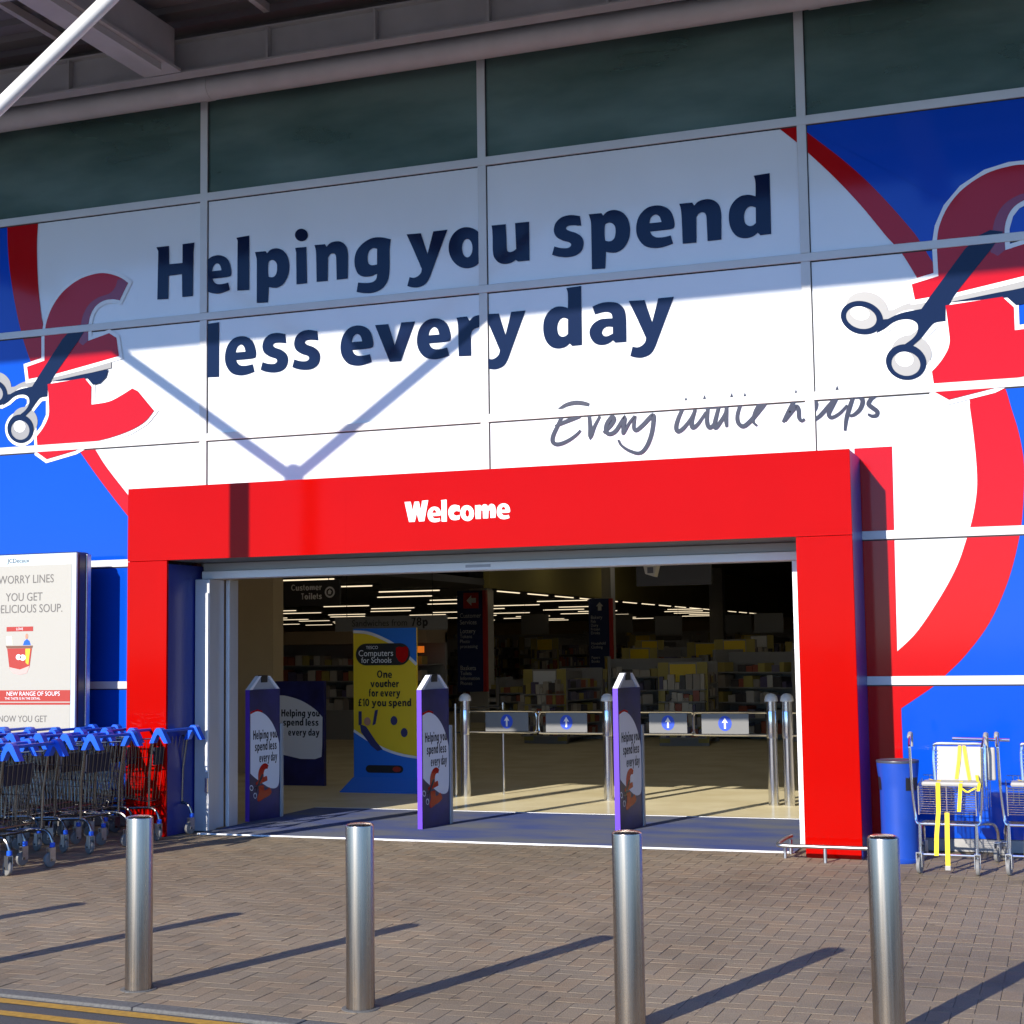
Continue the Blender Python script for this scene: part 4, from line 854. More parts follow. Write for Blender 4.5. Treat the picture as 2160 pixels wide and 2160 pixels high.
# ------------------------------------------------------------------ trolleys with baby seats (right)
def make_baby_trolley():
    t = thing('baby_seat_trolley', '', 'trolley', group='trolleys with baby seats by the blue wall')
    fr = MB()
    for s_ in (-1, 1):
        x = s_ * .20
        fr.tube([(x, 0, .115), (x, .01, .36)], .011, 8)
        fr.tube(curve3([(x * 1.28, .03, .905), (x * 1.24, .03, .62), (x * 1.15, .03, .41), (x * 1.10, .02, .365), (x, .01, .352)], 5), .010, 8)
        fr.tube(curve3([(x, .01, .352), (x * 1.15, .30, .34), (x * 1.3, .60, .30), (x * 1.38, .74, .22), (x * 1.38, .76, .125)], 5), .012, 8)
        fr.tube(curve3([(x * 1.28, .03, .905), (x * 1.3, .06, .93), (x * 1.34, .15, .985), (x * 1.36, .20, 1.00), (x * 1.36, .225, .98), (x * 1.36, .225, .90)], 5), .010, 8)
    fr.tube([(-.215, -.005, .135), (.215, -.005, .135)], .009, 8).tube([(-.20, .01, .352), (.20, .01, .352)], .009, 8)
    fr.tube([(-.27, .60, .30), (.27, .60, .30)], .010, 8)
    local(fr, 'frame', CHROMEL, t)
    for s_ in (-1, 1):
        grips = MB().tube([(s_ * .272, .135, .975), (s_ * .272, .18, .998), (s_ * .272, .215, .995), (s_ * .272, .225, .96), (s_ * .272, .225, .90)], .0155, 10)
        local(grips, 'grip', BEIGE, t)
    bk = MB()
    for i in range(12):
        z = .43 + i * .0172
        bk.tube([(-.20, 0.0, z), (.205, 0.0, z)], .0032, 5, False)
        for s_ in (-1, 1): bk.tube([(s_ * .203, .0, z), (s_ * .25, .58, z + .02)], .0028, 4, False)
    for x in (-.20, 0, .205): bk.tube([(x, -.004, .42), (x, -.004, .63)], .005, 6)
    for j in range(1, 12): bk.tube([(-.235 + j * .0395, .575, .44), (-.235 + j * .0395, .585, .66)], .0028, 4, False)
    for z in (.50, .56, .62, .66): bk.tube([(-.24, .58, z), (.24, .58, z)], .003, 4, False)
    for s_ in (-1, 1):
        for j in range(1, 7): bk.tube([(s_ * (.203 + .047 * j / 6), .58 * j / 6, .43), (s_ * (.203 + .047 * j / 6), .58 * j / 6, .64)], .003, 4, False)
    for j in range(9): bk.tube([(-.2 + j * .05, 0, .428), (-.245 + j * .061, .58, .445)], .003, 4, False)
    for j in range(11): bk.tube([(-.19 + j * .038, .02, .357), (-.23 + j * .046, .58, .315)], .0035, 4, False)
    for j in range(5): bk.tube([(-.2 - .04 * j / 4, .05 + .5 * j / 4, .357 - .038 * j / 4), (.2 + .04 * j / 4, .05 + .5 * j / 4, .357 - .038 * j / 4)], .003, 4, False)
    local(bk, 'basket', CHROMEL, t)
    sf = MB().tube(curve3([(-.10, .16, .66), (-.105, .17, .82), (-.10, .18, .90), (-.08, .18, .925), (.10, .18, .925), (.24, .18, .925), (.262, .18, .90), (.262, .17, .82), (.262, .16, .62)], 4), .0095, 8)
    for i in range(8):
        z = .68 + i * .028
        sf.tube([(-.105, .17, z), (-.075, .172, z)], .003, 4).tube([(.235, .172, z), (.262, .17, z)], .003, 4)
    sf.tube([(.02, .30, .955), (.43, .30, .948)], .011, 8)
    local(sf, 'seat_frame', CHROMEL, t)
    local(MB().prism([(-.085, .165, .655), (.235, .165, .655), (.24, .19, .905), (-.08, .19, .905)], (0, .022, 0)), 'seat_back', BEIGE, t)
    local(MB().box(.262, .33, .20, .235, .66, .90, .01), 'seat_wing', BEIGE, t)
    local(MB().box(-.175, .24, -.02, .17, .628, .662, .014), 'seat_pad', BEIGE, t)
    def strap(pts, w_=.030):
        m_ = MB()
        for i in range(len(pts) - 1):
            a, b = Vector(pts[i]), Vector(pts[i + 1]); q = Vector((w_ / 2, 0, 0)); d = Vector((0, .003, 0))
            m_.add([a - q, a + q, b + q, b - q, a - q + d, a + q + d, b + q + d, b - q + d], [(0, 1, 2, 3), (7, 6, 5, 4), (0, 4, 5, 1), (1, 5, 6, 2), (2, 6, 7, 3), (3, 7, 4, 0)])
        return m_
    local(strap([(.085, .182, .912), (.075, .168, .80), (.055, .158, .67)], .024), 'strap', YELLOW, t)
    local(strap([(.115, .182, .912), (.128, .168, .80), (.148, .158, .665)], .024), 'strap', YELLOW, t)
    local(strap([(-.055, .05, .667), (-.055, -.028, .655), (-.060, -.012, .45), (-.078, -.018, .28), (-.085, -.02, .13)], .031), 'strap', YELLOW, t)
    local(strap([(.105, .02, .667), (.105, -.028, .65), (.095, -.015, .56), (.085, -.018, .45)], .026), 'strap', YELLOW, t)
    local(strap([(.11, -.03, .62), (.15, -.025, .59), (.21, -.02, .625)], .022), 'strap', YELLOW, t)
    local(strap([(.0, -.012, .44), (-.004, -.02, .25), (-.006, -.022, .06)], .033), 'strap', YELLOW, t)
    local(strap([(.20, .16, .70), (.215, .06, .672), (.235, -.026, .655), (.225, -.02, .60)], .022), 'strap', YELLOW, t)
    local(strap([(-.13, .10, .672), (-.10, .04, .668), (-.06, .06, .668)], .022), 'strap', YELLOW, t)
    local(MB().box(-.026, .014, -.030, -.012, .028, .062, .004), 'buckle', BEIGE, t)
    local(MB().box(.045, .195, .06, .30, .445, .585, .01), 'carrier', HANDLE, t)
    for s_ in (-1, 1):
        castor(t, s_ * .20, .0, .058, R(88) + s_ * .12); castor(t, s_ * .276, .76, .055, R(75))
    return t
bt = make_baby_trolley(); bt.location = (6.985, -1.27, 0); bt.rotation_euler = (0, 0, -.05)
bt['label'] = 'chrome trolley with beige baby seat and yellow straps beside the blue bin'
b2 = copy_tree(bt); b2.location = (7.605, -1.22, 0); b2.rotation_euler = (0, 0, -.03)
b2['label'] = 'second baby seat trolley, cut by the right edge of the picture'

# ------------------------------------------------------------------ litter bin
bn = thing('litter_bin', 'round blue litter bin with a black slot beside the red pillar', 'bin', (6.585, -.70, 0))
pr = [(.140, .0), (.146, .012), (.146, .03), (.140, .036), (.141, .55), (.144, .60), (.156, .70), (.160, .755)]
MB().lathe(pr, (6.585, -.70, 0), 40).build('body', BINB, bn)
MB().lathe([(.160, .755), (.163, .765), (.160, .775), (.135, .778), (.125, .770), (.0001, .772)], (6.585, -.70, 0), 40).build('lid', mat('bin_lid', (.05, .055, .075), .4), bn)
def slot(a0, a1):
    mb = MB(); n = 8
    for i in range(n):
        p, q = R(a0 + (a1 - a0) * i / n), R(a0 + (a1 - a0) * (i + 1) / n)
        ra, rb = .1445, .151
        mb.poly([(6.585 + ra * math.cos(p), -.70 + ra * math.sin(p), .55), (6.585 + ra * math.cos(q), -.70 + ra * math.sin(q), .55),
                 (6.585 + rb * math.cos(q), -.70 + rb * math.sin(q), .675), (6.585 + rb * math.cos(p), -.70 + rb * math.sin(p), .675)])
    mb.build('slot', BLACK, bn)
slot(-62, -10); slot(170, 215)

# ------------------------------------------------------------------ low hoop rail round the pillar foot
hr = thing('hoop_rail', 'low bent steel guard rail around the foot of the right pillar', 'rail', (6.0, -.9, 0))
MB().tube(curve3([(5.70, -.42, .135), (5.68, -.55, .135), (5.665, -.80, .125), (5.68, -.875, .12), (5.74, -.90, .12), (6.0, -.91, .12), (6.45, -.92, .12), (6.50, -.91, .12), (6.52, -.86, .12), (6.52, -.45, .12)], 5), .016, 10).build('rail', GALV, hr)
for x, y in ((5.70, -.72), (6.04, -.91), (6.50, -.72), (5.70, -.46)):
    MB().tube([(x, y, 0), (x, y, .115)], .014, 10).build('foot', GALV, hr)

# ------------------------------------------------------------------ advertising panel (left)
ad = thing('advertising_panel', 'tall lit-type advertising panel with a soup poster behind the trolleys', 'advert panel', (-1.72, -.42, 0))
ax0, ax1, ay, az0, az1 = -2.32, -1.085, -.50, .62, 2.665
MB().box(ax0, ax1, ay, -.28, az0, az1, .035).build('case', mat('case_dark', (.035, .03, .035), .3, spec=.6), ad)
MB().box(-1.95, -1.45, -.46, -.32, 0, az0 + .05, .01).build('leg', mat('case_dark', (0, 0, 0)), ad)
MB().box(ax1 - .03, ax1 + .012, -.36, -.29, az0 + .02, az1 - .02, .008).build('side_trim', GALV, ad)
fy = ay - .012
MB().box(ax0 + .012, ax1 - .004, fy, ay + .02, az0 + .015, az1 - .012, .008).build('front_frame', POSTFR, ad)
py_ = fy - .003
MB().poly([(ax0 + .07, py_, az0 + .09), (ax1 - .055, py_, az0 + .09), (ax1 - .055, py_, 2.545), (ax0 + .07, py_, 2.545)]).build('poster', POSTER, ad)
MB().poly([(ax0 + .07, py_ - .001, 1.195), (ax1 - .055, py_ - .001, 1.195), (ax1 - .055, py_ - .001, 1.335), (ax0 + .07, py_ - .001, 1.335)]).build('red_band', SOUP, ad)
MB().poly([(ax0 + .07, py_ - .0015, 1.215), (ax1 - .055, py_ - .0015, 1.215), (ax1 - .055, py_ - .0015, 1.225), (ax0 + .07, py_ - .0015, 1.225)]).build('band_line', POSTER, ad)
fp = lambda x, z, l=0.: (x, py_ - .002 - l, z)
for s_, xr_, zb, sz in (('WORRY LINES', -1.34, 2.372, .115), ('YOU GET', -1.47, 2.20, .115), ('DELICIOUS SOUP.', -1.235, 2.085, .115), ('NOW YOU GET', -1.40, 1.03, .09)):
    font_mesh(s_, sz, fp, mbx := MB(), xr_, zb, 'RIGHT', .88); mbx.build('poster_text', PALEINK, ad)
mbx = MB(); font_mesh("NEW RANGE OF SOUPS", .058, lambda x, z, l=0.: (x, py_ - .0035, z), mbx, -1.255, 1.282, 'RIGHT', 1.0); mbx.build('poster_text', WHITEV, ad)
mbx = MB(); font_mesh("THE TASTE IS IN THE DETAIL", .032, lambda x, z, l=0.: (x, py_ - .0035, z), mbx, -1.48, 1.245, 'RIGHT', 1.0); mbx.build('poster_text', WHITEV, ad)
mbx = MB(); font_mesh("JCDecaux", .060, lambda x, z, l=0.: (x, fy - .002, z), mbx, -1.76, 2.575, 'CENTER', 1.05); mbx.build('maker_name', NAVY, ad)
MB().poly([fp(-1.885, 1.905), fp(-1.575, 1.905), fp(-1.575, 1.950), fp(-1.885, 1.950)]).build('red_label', SOUP, ad)
mbx = MB(); font_mesh("LOVE", .034, lambda x, z, l=0.: (x, py_ - .0035, z), mbx, -1.73, 1.917, 'CENTER', 1.); mbx.build('poster_text', WHITEV, ad)
# soup mug picture
MB().poly([fp(-1.875, 1.74), fp(-1.845, 1.55), fp(-1.80, 1.505), fp(-1.72, 1.495), fp(-1.645, 1.51), fp(-1.61, 1.56), fp(-1.585, 1.74)]).build('picture_cup', SOUP, ad)
MB().poly([fp(-1.85, 1.56, .0004), fp(-1.80, 1.50, .0004), fp(-1.72, 1.485, .0004), fp(-1.64, 1.50, .0004), fp(-1.61, 1.57, .0004), fp(-1.72, 1.535, .0004)]).build('picture_base', mat('cup_pink', (.62, .36, .32), .5), ad)
MB().poly([fp(-1.66, 1.735, .0004), fp(-1.605, 1.735, .0004), fp(-1.625, 1.58, .0004), fp(-1.655, 1.60, .0004)]).build('picture_glint', YEL, ad)
MB().poly([fp(-1.89, 1.765, .0004), fp(-1.88, 1.742, .0004), fp(-1.58, 1.742, .0004), fp(-1.575, 1.765, .0004)]).build('picture_rim', mat('rim_brown', (.16, .06, .03), .5), ad)
MB().poly([fp(*p, .0008) for p in ell(-1.74, 1.655, .03, .028, 0, 360, 12)]).build('picture_cream', WHITEV, ad)
MB().poly([fp(*p, .0008) for p in ell(-1.69, 1.65, .035, .03, 0, 360, 12)]).build('picture_cream', WHITEV, ad)
MB().poly([fp(-1.69, 1.77), fp(-1.60, 1.77), fp(-1.615, 1.81), fp(-1.645, 1.83), fp(-1.675, 1.81)]).build('picture_garment', HANDLE, ad)
MB().poly([fp(*p) for p in ell(-1.648, 1.855, .016, .028, 0, 360, 12)]).build('picture_head', mat('skin_print', (.45, .22, .14), .5), ad)
MB().poly([fp(-1.88, 1.775), fp(-1.81, 1.775), fp(-1.82, 1.86), fp(-1.885, 1.86)]).build('picture_table', mat('cream_print', (.72, .66, .48), .5), ad)

# ------------------------------------------------------------------ security pedestals with printed sleeves
def make_pedestal():
    t = thing('security_pedestal', '', 'pedestal', group='security pedestals in the doorway')
    Lp, Tp, H = .48, .052, 1.29                       # face looks to +x
    local(MB().box(-Tp, 0, 0, Lp, .0, H), 'sleeve', PURPLE, t)
    f = lambda y, z, l=0.: (.0015 + l, y, z)
    local(MB().poly([f(.0, .0), f(Lp, .0), f(Lp, H), f(0, H)]), 'face_print', mat('deep_indigo', (.012, .014, .10), .35, noise=.5, nscale=4), t)
    c = [(.012, .46)] + [(.012, 1.05)] + spline([(.012, 1.05), (.12, 1.075), (.24, 1.04), (.35, .955), (.43, .84), (.468, .74)], k=4) + spline([(.468, .74), (.472, .5), (.462, .34), (.41, .295), (.30, .31), (.17, .375), (.07, .43), (.012, .47)], k=4)
    local(MB().poly([f(y, z, .001) for y, z in c]), 'white_print', mat('sleeve_white', (.80, .80, .82), .4), t)
    local(MB().add([f(y, z, .0006) for y, z in [(.012, 1.05), (.12, 1.076), (.2, 1.06), (.2, 1.078), (.12, 1.096), (.012, 1.074)]], [(0, 1, 2, 3, 4, 5)]), 'red_edge_print', REDV, t)
    f2 = lambda y, z, l=0.: (.0035 + l, y, z)
    mb = MB()
    text_run(mb, 'Helping you', .052, .80, .062, f2, .24, align='l', width=.385)
    text_run(mb, 'spend less', .08, .685, .062, f2, .24, align='l', width=.345)
    text_run(mb, 'every day', .15, .57, .062, f2, .24, align='l', width=.285)
    local(mb, 'lettering', mat('black_print', (.008, .008, .012), .5), t)
    g = lambda x, z: (.20 + (x + 1.45) * .165, .36 + (z - 4.55) * .20)
    for q in (P1, P2): local(MB().poly([f2(*p) for p in (lambda L: L if sum(L[i][0] * L[(i + 1) % len(L)][1] - L[(i + 1) % len(L)][0] * L[i][1] for i in range(len(L))) > 0 else L[::-1])([g(*p) for p in q])]), 'pound_print', REDV, t)
    for q, qi in ((R1o, R1i), (R2o, R2i)):
        o_ = [g(*p) for p in inv_(q)]; i_ = [g(*p) for p in inv_(qi)]; n = len(o_)
        local(MB().add([f2(*p, .0006) for p in o_ + i_], [(i, i + n, (i + 1) % n + n, (i + 1) % n) for i in range(n)]), 'scissors_print', WHITEV, t)
    local(MB().poly([f2(*p, .0006) for p in [g(*p) for p in inv_(SB)][::-1]]), 'scissors_print', NAVY, t)
    # gabled top, white sloping flaps with a black gap
    top = MB()
    top.prism([(-Tp, 0.0, H + .001), (-Tp, .155, H + .135), (-Tp, .19, H + .135), (-Tp, .05, H + .001)], (Tp, 0, 0))
    top.prism([(-Tp, Lp, H + .001), (-Tp, Lp - .05, H + .001), (-Tp, Lp - .19, H + .135), (-Tp, Lp - .155, H + .135)], (Tp, 0, 0))
    local(top, 'top_flap', WHITEV, t)
    local(MB().prism([(-Tp + .01, .06, H + .001), (-Tp + .01, .19, H + .13), (-Tp + .01, Lp - .19, H + .13), (-Tp + .01, Lp - .06, H + .001)], (Tp - .022, 0, 0)), 'top_panel', mat('top_grey', (.34, .35, .37), .4), t)
    local(MB().box(-Tp + .004, -.004, .192, Lp - .192, H + .07, H + .142), 'top_gap', BLACK, t)
    local(MB().box(-.06, .012, Lp + .004, Lp + .05, 0, H - .35, .006), 'rear_post', mat('clear_grey', (.35, .36, .36), .2), t)
    return t
pd = make_pedestal()
for i, (x, y, rz, lb) in enumerate([(.195, .56, -.17, 'security pedestal with slogan print in the shade of the left door jamb'),
                                    (2.135, .36, -.17, 'violet edged security pedestal standing in the middle of the mat'),
                                    (3.985, .58, -.17, 'violet edged security pedestal at the right, behind the third bollard')]):
    o = pd if i == 0 else copy_tree(pd)
    o.location = (x, y, .007); o.rotation_euler = (0, 0, rz); o['label'] = lb

# ------------------------------------------------------------------ one-way entrance gates
def gate(x, y, dirx, length, label):
    t = thing('entrance_gate', label, 'gate', (x, y, 0), group='one way entrance gates')
    p = MB().lathe([(.055, 0), (.055, 1.08)], (x, y, 0), 24).build('post', CHROME, t)
    MB().lathe([(.055, 1.08), (.070, 1.082), (.070, 1.10), (.062, 1.135), (.035, 1.16), (.0001, 1.168)], (x, y, 0), 24).build('cap', mat('white_cap', (.75, .75, .75), .3), p)
    MB().lathe([(.058, .70), (.060, .71), (.060, .97), (.058, .98)], (x, y, 0), 24).build('collar', CHROME, p)
    if not length: return t
    a, b = x + dirx * .06, x + dirx * length; m_ = dirx
    MB().tube(curve3([(a, y, .965), (b - m_ * .06, y, .965), (b - m_ * .015, y, .95), (b, y, .905), (b, y, .79), (b - m_ * .015, y, .742), (b - m_ * .06, y, .727), (a, y, .727)], 4), .0105, 8).build('arm', CHROME, t)
    c = a + (b - a) * .56; hw = length * .30
    pl = MB().box(c - hw, c + hw, y - .006, y + .006, .74, .952).build('plate', PLATE, t)
    MB().poly([(q[0], y - .008, q[1]) for q in ell(c, .85, .072, .080, 0, 360, 28)]).build('disc', ARROW, pl)
    MB().poly([(c + u_, y - .010, .85 + v_) for u_, v_ in [(-.010, -.055), (.010, -.055), (.010, .012), (.032, .005), (0, .060), (-.032, .005), (-.010, .012)]]).build('arrow', WHITEV, pl)
    return t
gate(1.33, 3.50, 1, .86, 'chrome gate arm with blue arrow disc, leftmost of the four')
gate(3.06, 3.38, -1, .80, 'chrome gate arm with blue arrow disc hinged behind the right pedestal, pointing left')
gate(3.34, 3.32, 1, .70, 'chrome gate arm with blue arrow disc just right of the right pedestal')
gate(4.90, 3.22, -1, .84, 'chrome gate arm with blue arrow disc hinged on the post by the right jamb')
t = gate(5.065, 3.22, 1, 0, 'chrome guide post nearest the right jamb carrying two side rails')
for z in (.965, .727): MB().tube([(5.12, 3.22, z), (6.55, 3.22, z)], .0105, 8).build('rail', CHROME, t)
gr = thing('guide_rail', 'thin chrome guide rail and posts left of the gates', 'rail', (1.4, 3.7, 0))
for x, y in ((1.20, 3.52), (1.66, 3.85)): MB().tube([(x, y, 0), (x, y, 1.05)], .016, 8).build('post', CHROME, gr)
for z in (1.0, .95, .72): MB().tube([(1.20, 3.52, z), (1.66, 3.85, z)], .010, 8).build('rail', BLACK, gr)

# ------------------------------------------------------------------ voucher board
vy = 3.80
vb = thing('voucher_board', 'yellow and blue free-standing voucher board inside the doorway', 'board', (.18, vy, 0))
vx0, vx1, vz1 = -.225, .60, 1.935
MB().box(vx0, vx1, vy, vy + .03, .10, vz1).build('board', YEL, vb)
MB().prism([(vx0 - .12, vy - .14, 0.0), (vx1 + .12, vy - .14, 0.0), (vx1 + .12, vy + .16, 0.0), (vx0 - .12, vy + .16, 0.0)], (0, 0, .018)).build('base', CARDB, vb)
MB().prism([(vx0 - .115, vy - .13, .019), (vx1 + .115, vy - .13, .019), (vx1 + .01, vy - .004, .17), (vx0 - .01, vy - .004, .17)], (0, .003, 0)).build('base_front', CARDB, vb)
fv = lambda x, z, l=0.: (x, vy - .002 - l, z)
bx = lambda u_: vx0 + (vx1 - vx0) * u_
sp_ = spline([(0, 1.90), (.22, 1.885), (.45, 1.82), (.70, 1.71), (1.0, 1.50)], k=6)
MB().poly([fv(bx(u_), z) for u_, z in sp_] + [fv(vx1, vz1), fv(vx0, vz1)]).build('blue_print', CARDB, vb)
wl = ribbon([(bx(u_), z) for u_, z in sp_], .035); mbx = MB()
for q in wl: mbx.poly([fv(*p, .001) for p in q])
mbx.build('white_arc_print', mat('card_white', (.7, .7, .7), .5), vb)
sp_ = spline([(0, .72), (.25, .60), (.5, .50), (.75, .44), (1.0, .41)], k=6)
MB().poly([fv(vx0, .17), fv(vx1, .17)] + [fv(bx(u_), z) for u_, z in sp_[::-1]]).build('blue_print', CARDB, vb)
mbx = MB()
for q in ribbon([(bx(u_), z) for u_, z in sp_], .030): mbx.poly([fv(*p, .001) for p in q])
mbx.build('white_arc_print', MATS['card_white'], vb)
pill = ell(bx(.90) - .13, 1.625, .13, .13, -90, 90, 12) + ell(bx(.04) + .13, 1.625, .13, .13, 90, 270, 12)
MB().poly([fv(*p, .002) for p in pill]).build('black_badge', BLACK, vb)
mbx = MB(); f3_ = lambda x, z, l=0.: (x, vy - .006, z)
font_mesh('TESCO', .052, f3_, mbx, bx(.30), 1.690, 'CENTER'); font_mesh('Computers', .105, f3_, mbx, bx(.36), 1.605, 'CENTER', .95); font_mesh('for Schools', .095, f3_, mbx, bx(.37), 1.525, 'CENTER', .92)
mbx.build('badge_lettering', SIGNTXT, vb)
MB().poly([f3_(*p) for p in [(bx(.68), 1.70), (bx(.73), 1.715), (bx(.78), 1.705), (bx(.83), 1.715), (bx(.87), 1.70), (bx(.87), 1.60), (bx(.83), 1.545), (bx(.775), 1.52), (bx(.72), 1.545), (bx(.68), 1.60)][::-1]]).build('red_shield', REDV, vb)
mbx = MB()
for s_, z, wd in (('One', 1.345, .21), ('voucher', 1.235, .40), ('for every', 1.125, .44), ('£10 you spend', 1.01, .74)):
    text_run(mbx, s_, bx(.5), z, .062, lambda x, z_, l=0.: (x, vy - .004 - l, z_), .3, align='c', width=wd * .93)
mbx.build('lettering', MATS['black_print'], vb)
fig = mat('figure_navy', (.03, .03, .12), .5); skin = MATS['skin_print']
MB().poly([fv(bx(u_), z, .003) for u_, z in [(.10, .80), (.20, .77), (.35, .60), (.46, .50), (.38, .48), (.28, .54), (.12, .70)]][::1]).build('figure_body', fig, vb)
MB().poly([fv(bx(u_), z, .003) for u_, z in [(.08, .95), (.13, .95), (.13, .80), (.08, .78)]]).build('figure_arm', fig, vb)
MB().poly([fv(bx(u_), z, .003) for u_, z in [(.34, .96), (.39, .97), (.35, .80), (.30, .78)]]).build('figure_arm', fig, vb)
MB().poly([fv(*p, .0035) for p in ell(bx(.22), .83, .045, .05, 0, 360, 14)]).build('figure_head', skin, vb)
for c_ in ((.64, .84), (.80, .70)): MB().poly([fv(*p, .003) for p in ell(bx(c_[0]), c_[1], .045, .055, 0, 360, 12)]).build('figure_shoe', fig, vb)
pill2 = ell(bx(.72), .27, .05, .045, -90, 90, 8) + ell(bx(.25), .27, .05, .045, 90, 270, 8)
MB().poly([fv(*p, .002) for p in pill2]).build('black_badge', BLACK, vb)
MB().poly([f3_(*p) for p in ell(bx(.68), .27, .055, .032, 0, 360, 12)]).build('badge_mark', SOUP, vb)

# ------------------------------------------------------------------ second printed board deeper inside
sy = 4.4
s2 = thing('slogan_board', 'dim slogan board inside the shop, partly behind the left pedestal', 'board', (-1.23, sy, 0))
MB().box(-1.62, -.925, sy, sy + .06, 0, 1.30).build('board', MATS['deep_indigo'], s2)
fs_ = lambda x, z, l=0.: (x, sy - .002 - l, z)
MB().poly([fs_(*p) for p in [(-1.60, .40), (-1.60, 1.115)] + spline([(-1.60, 1.115), (-1.48, 1.12), (-1.25, 1.06), (-1.05, .95), (-.945, .85)], k=4) + [(-.95, .50), (-.96, .36), (-1.05, .33), (-1.25, .33)]][::-1]).build('white_print', MATS['sleeve_white'], s2)
mbx = MB()
for s_, z, xr_, wd in (('Helping you', .86, -.985, .54), ('spend less', .745, -1.0, .50), ('every day', .62, -.985, .44)):
    text_run(mbx, s_, xr_ - wd, z, .06, lambda x, z_, l=0.: (x, sy - .004 - l, z_), .28, width=wd)
mbx.build('lettering', MATS['black_print'], s2)

# ------------------------------------------------------------------ hanging signs and totems
hs = thing('toilets_sign', 'dark hanging Customer Toilets sign above the entrance hall', 'sign', (-2.56, 7, 2.5))
MB().box(-3.13, -1.985, 7.0, 7.05, 2.325, 2.70).build('board', DARKSIGN, hs)
for x in (-2.95, -2.17): MB().tube([(x, 7.025, 2.70), (x, 7.025, 4.28)], .006, 6).build('hanger', BLACK, hs)
mbx = MB()
text_run(mbx, 'Customer', -2.26, 2.555, .062, lambda x, z_, l=0.: (x, 6.997 - l, z_), .26, align='r', sx=.95)
text_run(mbx, 'Toilets', -2.26, 2.425, .062, lambda x, z_, l=0.: (x, 6.997 - l, z_), .26, align='r', sx=.95)
for q in ribbon(ell(-2.14, 2.52, .068, .068, 0, 360, 22), .026, True): mbx.poly([(p[0], 6.997, p[1]) for p in q])
mbx.poly([(-2.14 + u_, 6.997, 2.52 + v_) for u_, v_ in [(-.03, -.03), (.02, -.03), (.02, .0), (.035, .0), (0, .04), (-.03, .015)]])
mbx.build('lettering', SIGNTXT, hs)
ss = thing('sandwich_sign', 'grey hanging sign reading Sandwiches from 78p', 'sign', (-2.3, 9.5, 2.2))
MB().box(-3.30, -1.35, 9.5, 9.55, 1.985, 2.215).build('board', mat('sign_grey', (.22, .22, .225), .5), ss)
mbx = MB(); font_mesh('Sandwiches from', .15, lambda x, z, l=0.: (x, 9.497, z), mbx, -2.02, 2.06, 'RIGHT', .95); mbx.build('lettering', DARKSIGN, ss)
mbx = MB(); text_run(mbx, '78p', -1.95, 2.05, .095, lambda x, z_, l=0.: (x, 9.497 - l, z_), .26, sx=.95); mbx.build('lettering', MATS['black_print'], ss)
for x in (-3.1, -1.6): MB().tube([(x, 9.525, 2.215), (x, 9.525, 3.06)], .006, 6).build('hanger', BLACK, ss)
def totem(x0, x1, z0, z1, y, label, lines, big):
    t = thing('direction_sign', label, 'sign', ((x0 + x1) / 2, y, z0), group='navy direction signs on the columns')
    MB().box(x0, x1, y, y + .12, z0, z1).build('board', NAVYSIGN, t)
    MB().box(x1 + .002, x1 + .08, y - .01, y + .12, z0, z1).build('red_edge', mat('sign_red', (.60, .03, .03), .5), t)
    w_ = x1 - x0; f = lambda x, z, l=0.: (x, y - .004 - l, z)
    if big:
        MB().poly([f(x0 + w_ * .25, z1 - w_ * .65), f(x0 + w_ * .85, z1 - w_ * .65), f(x0 + w_ * .85, z1 - w_ * .08), f(x0 + w_ * .25, z1 - w_ * .08)]).build('red_square', MATS['sign_red'], t)
        a = [(-.18, 0), (.02, -.2), (.02, -.09), (.2, -.09), (.2, .09), (.02, .09), (.02, .2)]
    else: a = [(0, .2), (-.18, 0), (-.09, 0), (-.09, -.2), (.09, -.2), (.09, 0), (.18, 0)]
    MB().poly([(x0 + w_ * .55 + u_ * w_, y - .007, z1 - w_ * .36 + v_ * w_) for u_, v_ in a]).build('arrow', SIGNTXT, t)
    z = z1 - w_ * .65
    for s_, h in lines:
        z -= h * w_
        if s_:
            mb_ = MB(); font_mesh(s_, .24 * w_ if h > .2 else .19 * w_, lambda x, z_, l=0.: (x, y - .005, z_), mb_, x0 + w_ * .1, z, 'LEFT', .85); mb_.build('lettering', SIGNTXT, t)
    return t
totem(-5.149, -4.53, .717, 2.99, 19.4, 'navy direction sign with red arrow square and Customer Services text', [('Customer', .34), ('Services', .24), ('Lottery', .32), ('Tokens', .18), ('Photo', .18), ('processing', .18), ('', .5), ('Baskets', .3), ('Toilets', .18), ('Information', .18), ('Phones', .18)], True)
totem(-4.209, -3.64, .40, 2.969, 26.5, 'navy direction sign with white upward arrow, further back', [('Bakery', .30), ('Fish', .18), ('Dairy', .18), ('Frozen', .18), ('Drinks', .18), ('', .3), ('Household', .18), ('Clothing', .18), ('', .3), ('Papers', .18), ('Books', .18)], False)
for i, (x, y, lb) in enumerate([(-4.87, 20.0, 'pale square column behind the Customer Services sign'), (-3.95, 27.0, 'pale square column behind the sign with the upward arrow'), (-3.25, 38.0, 'grey column right of the signs, nearest the right jamb')]):
    tag(MB().box(x - .23, x + .23, y, y + .4, 0, 4.29).build('column', COLUMN), lb, 'column', 'columns in the shop hall')

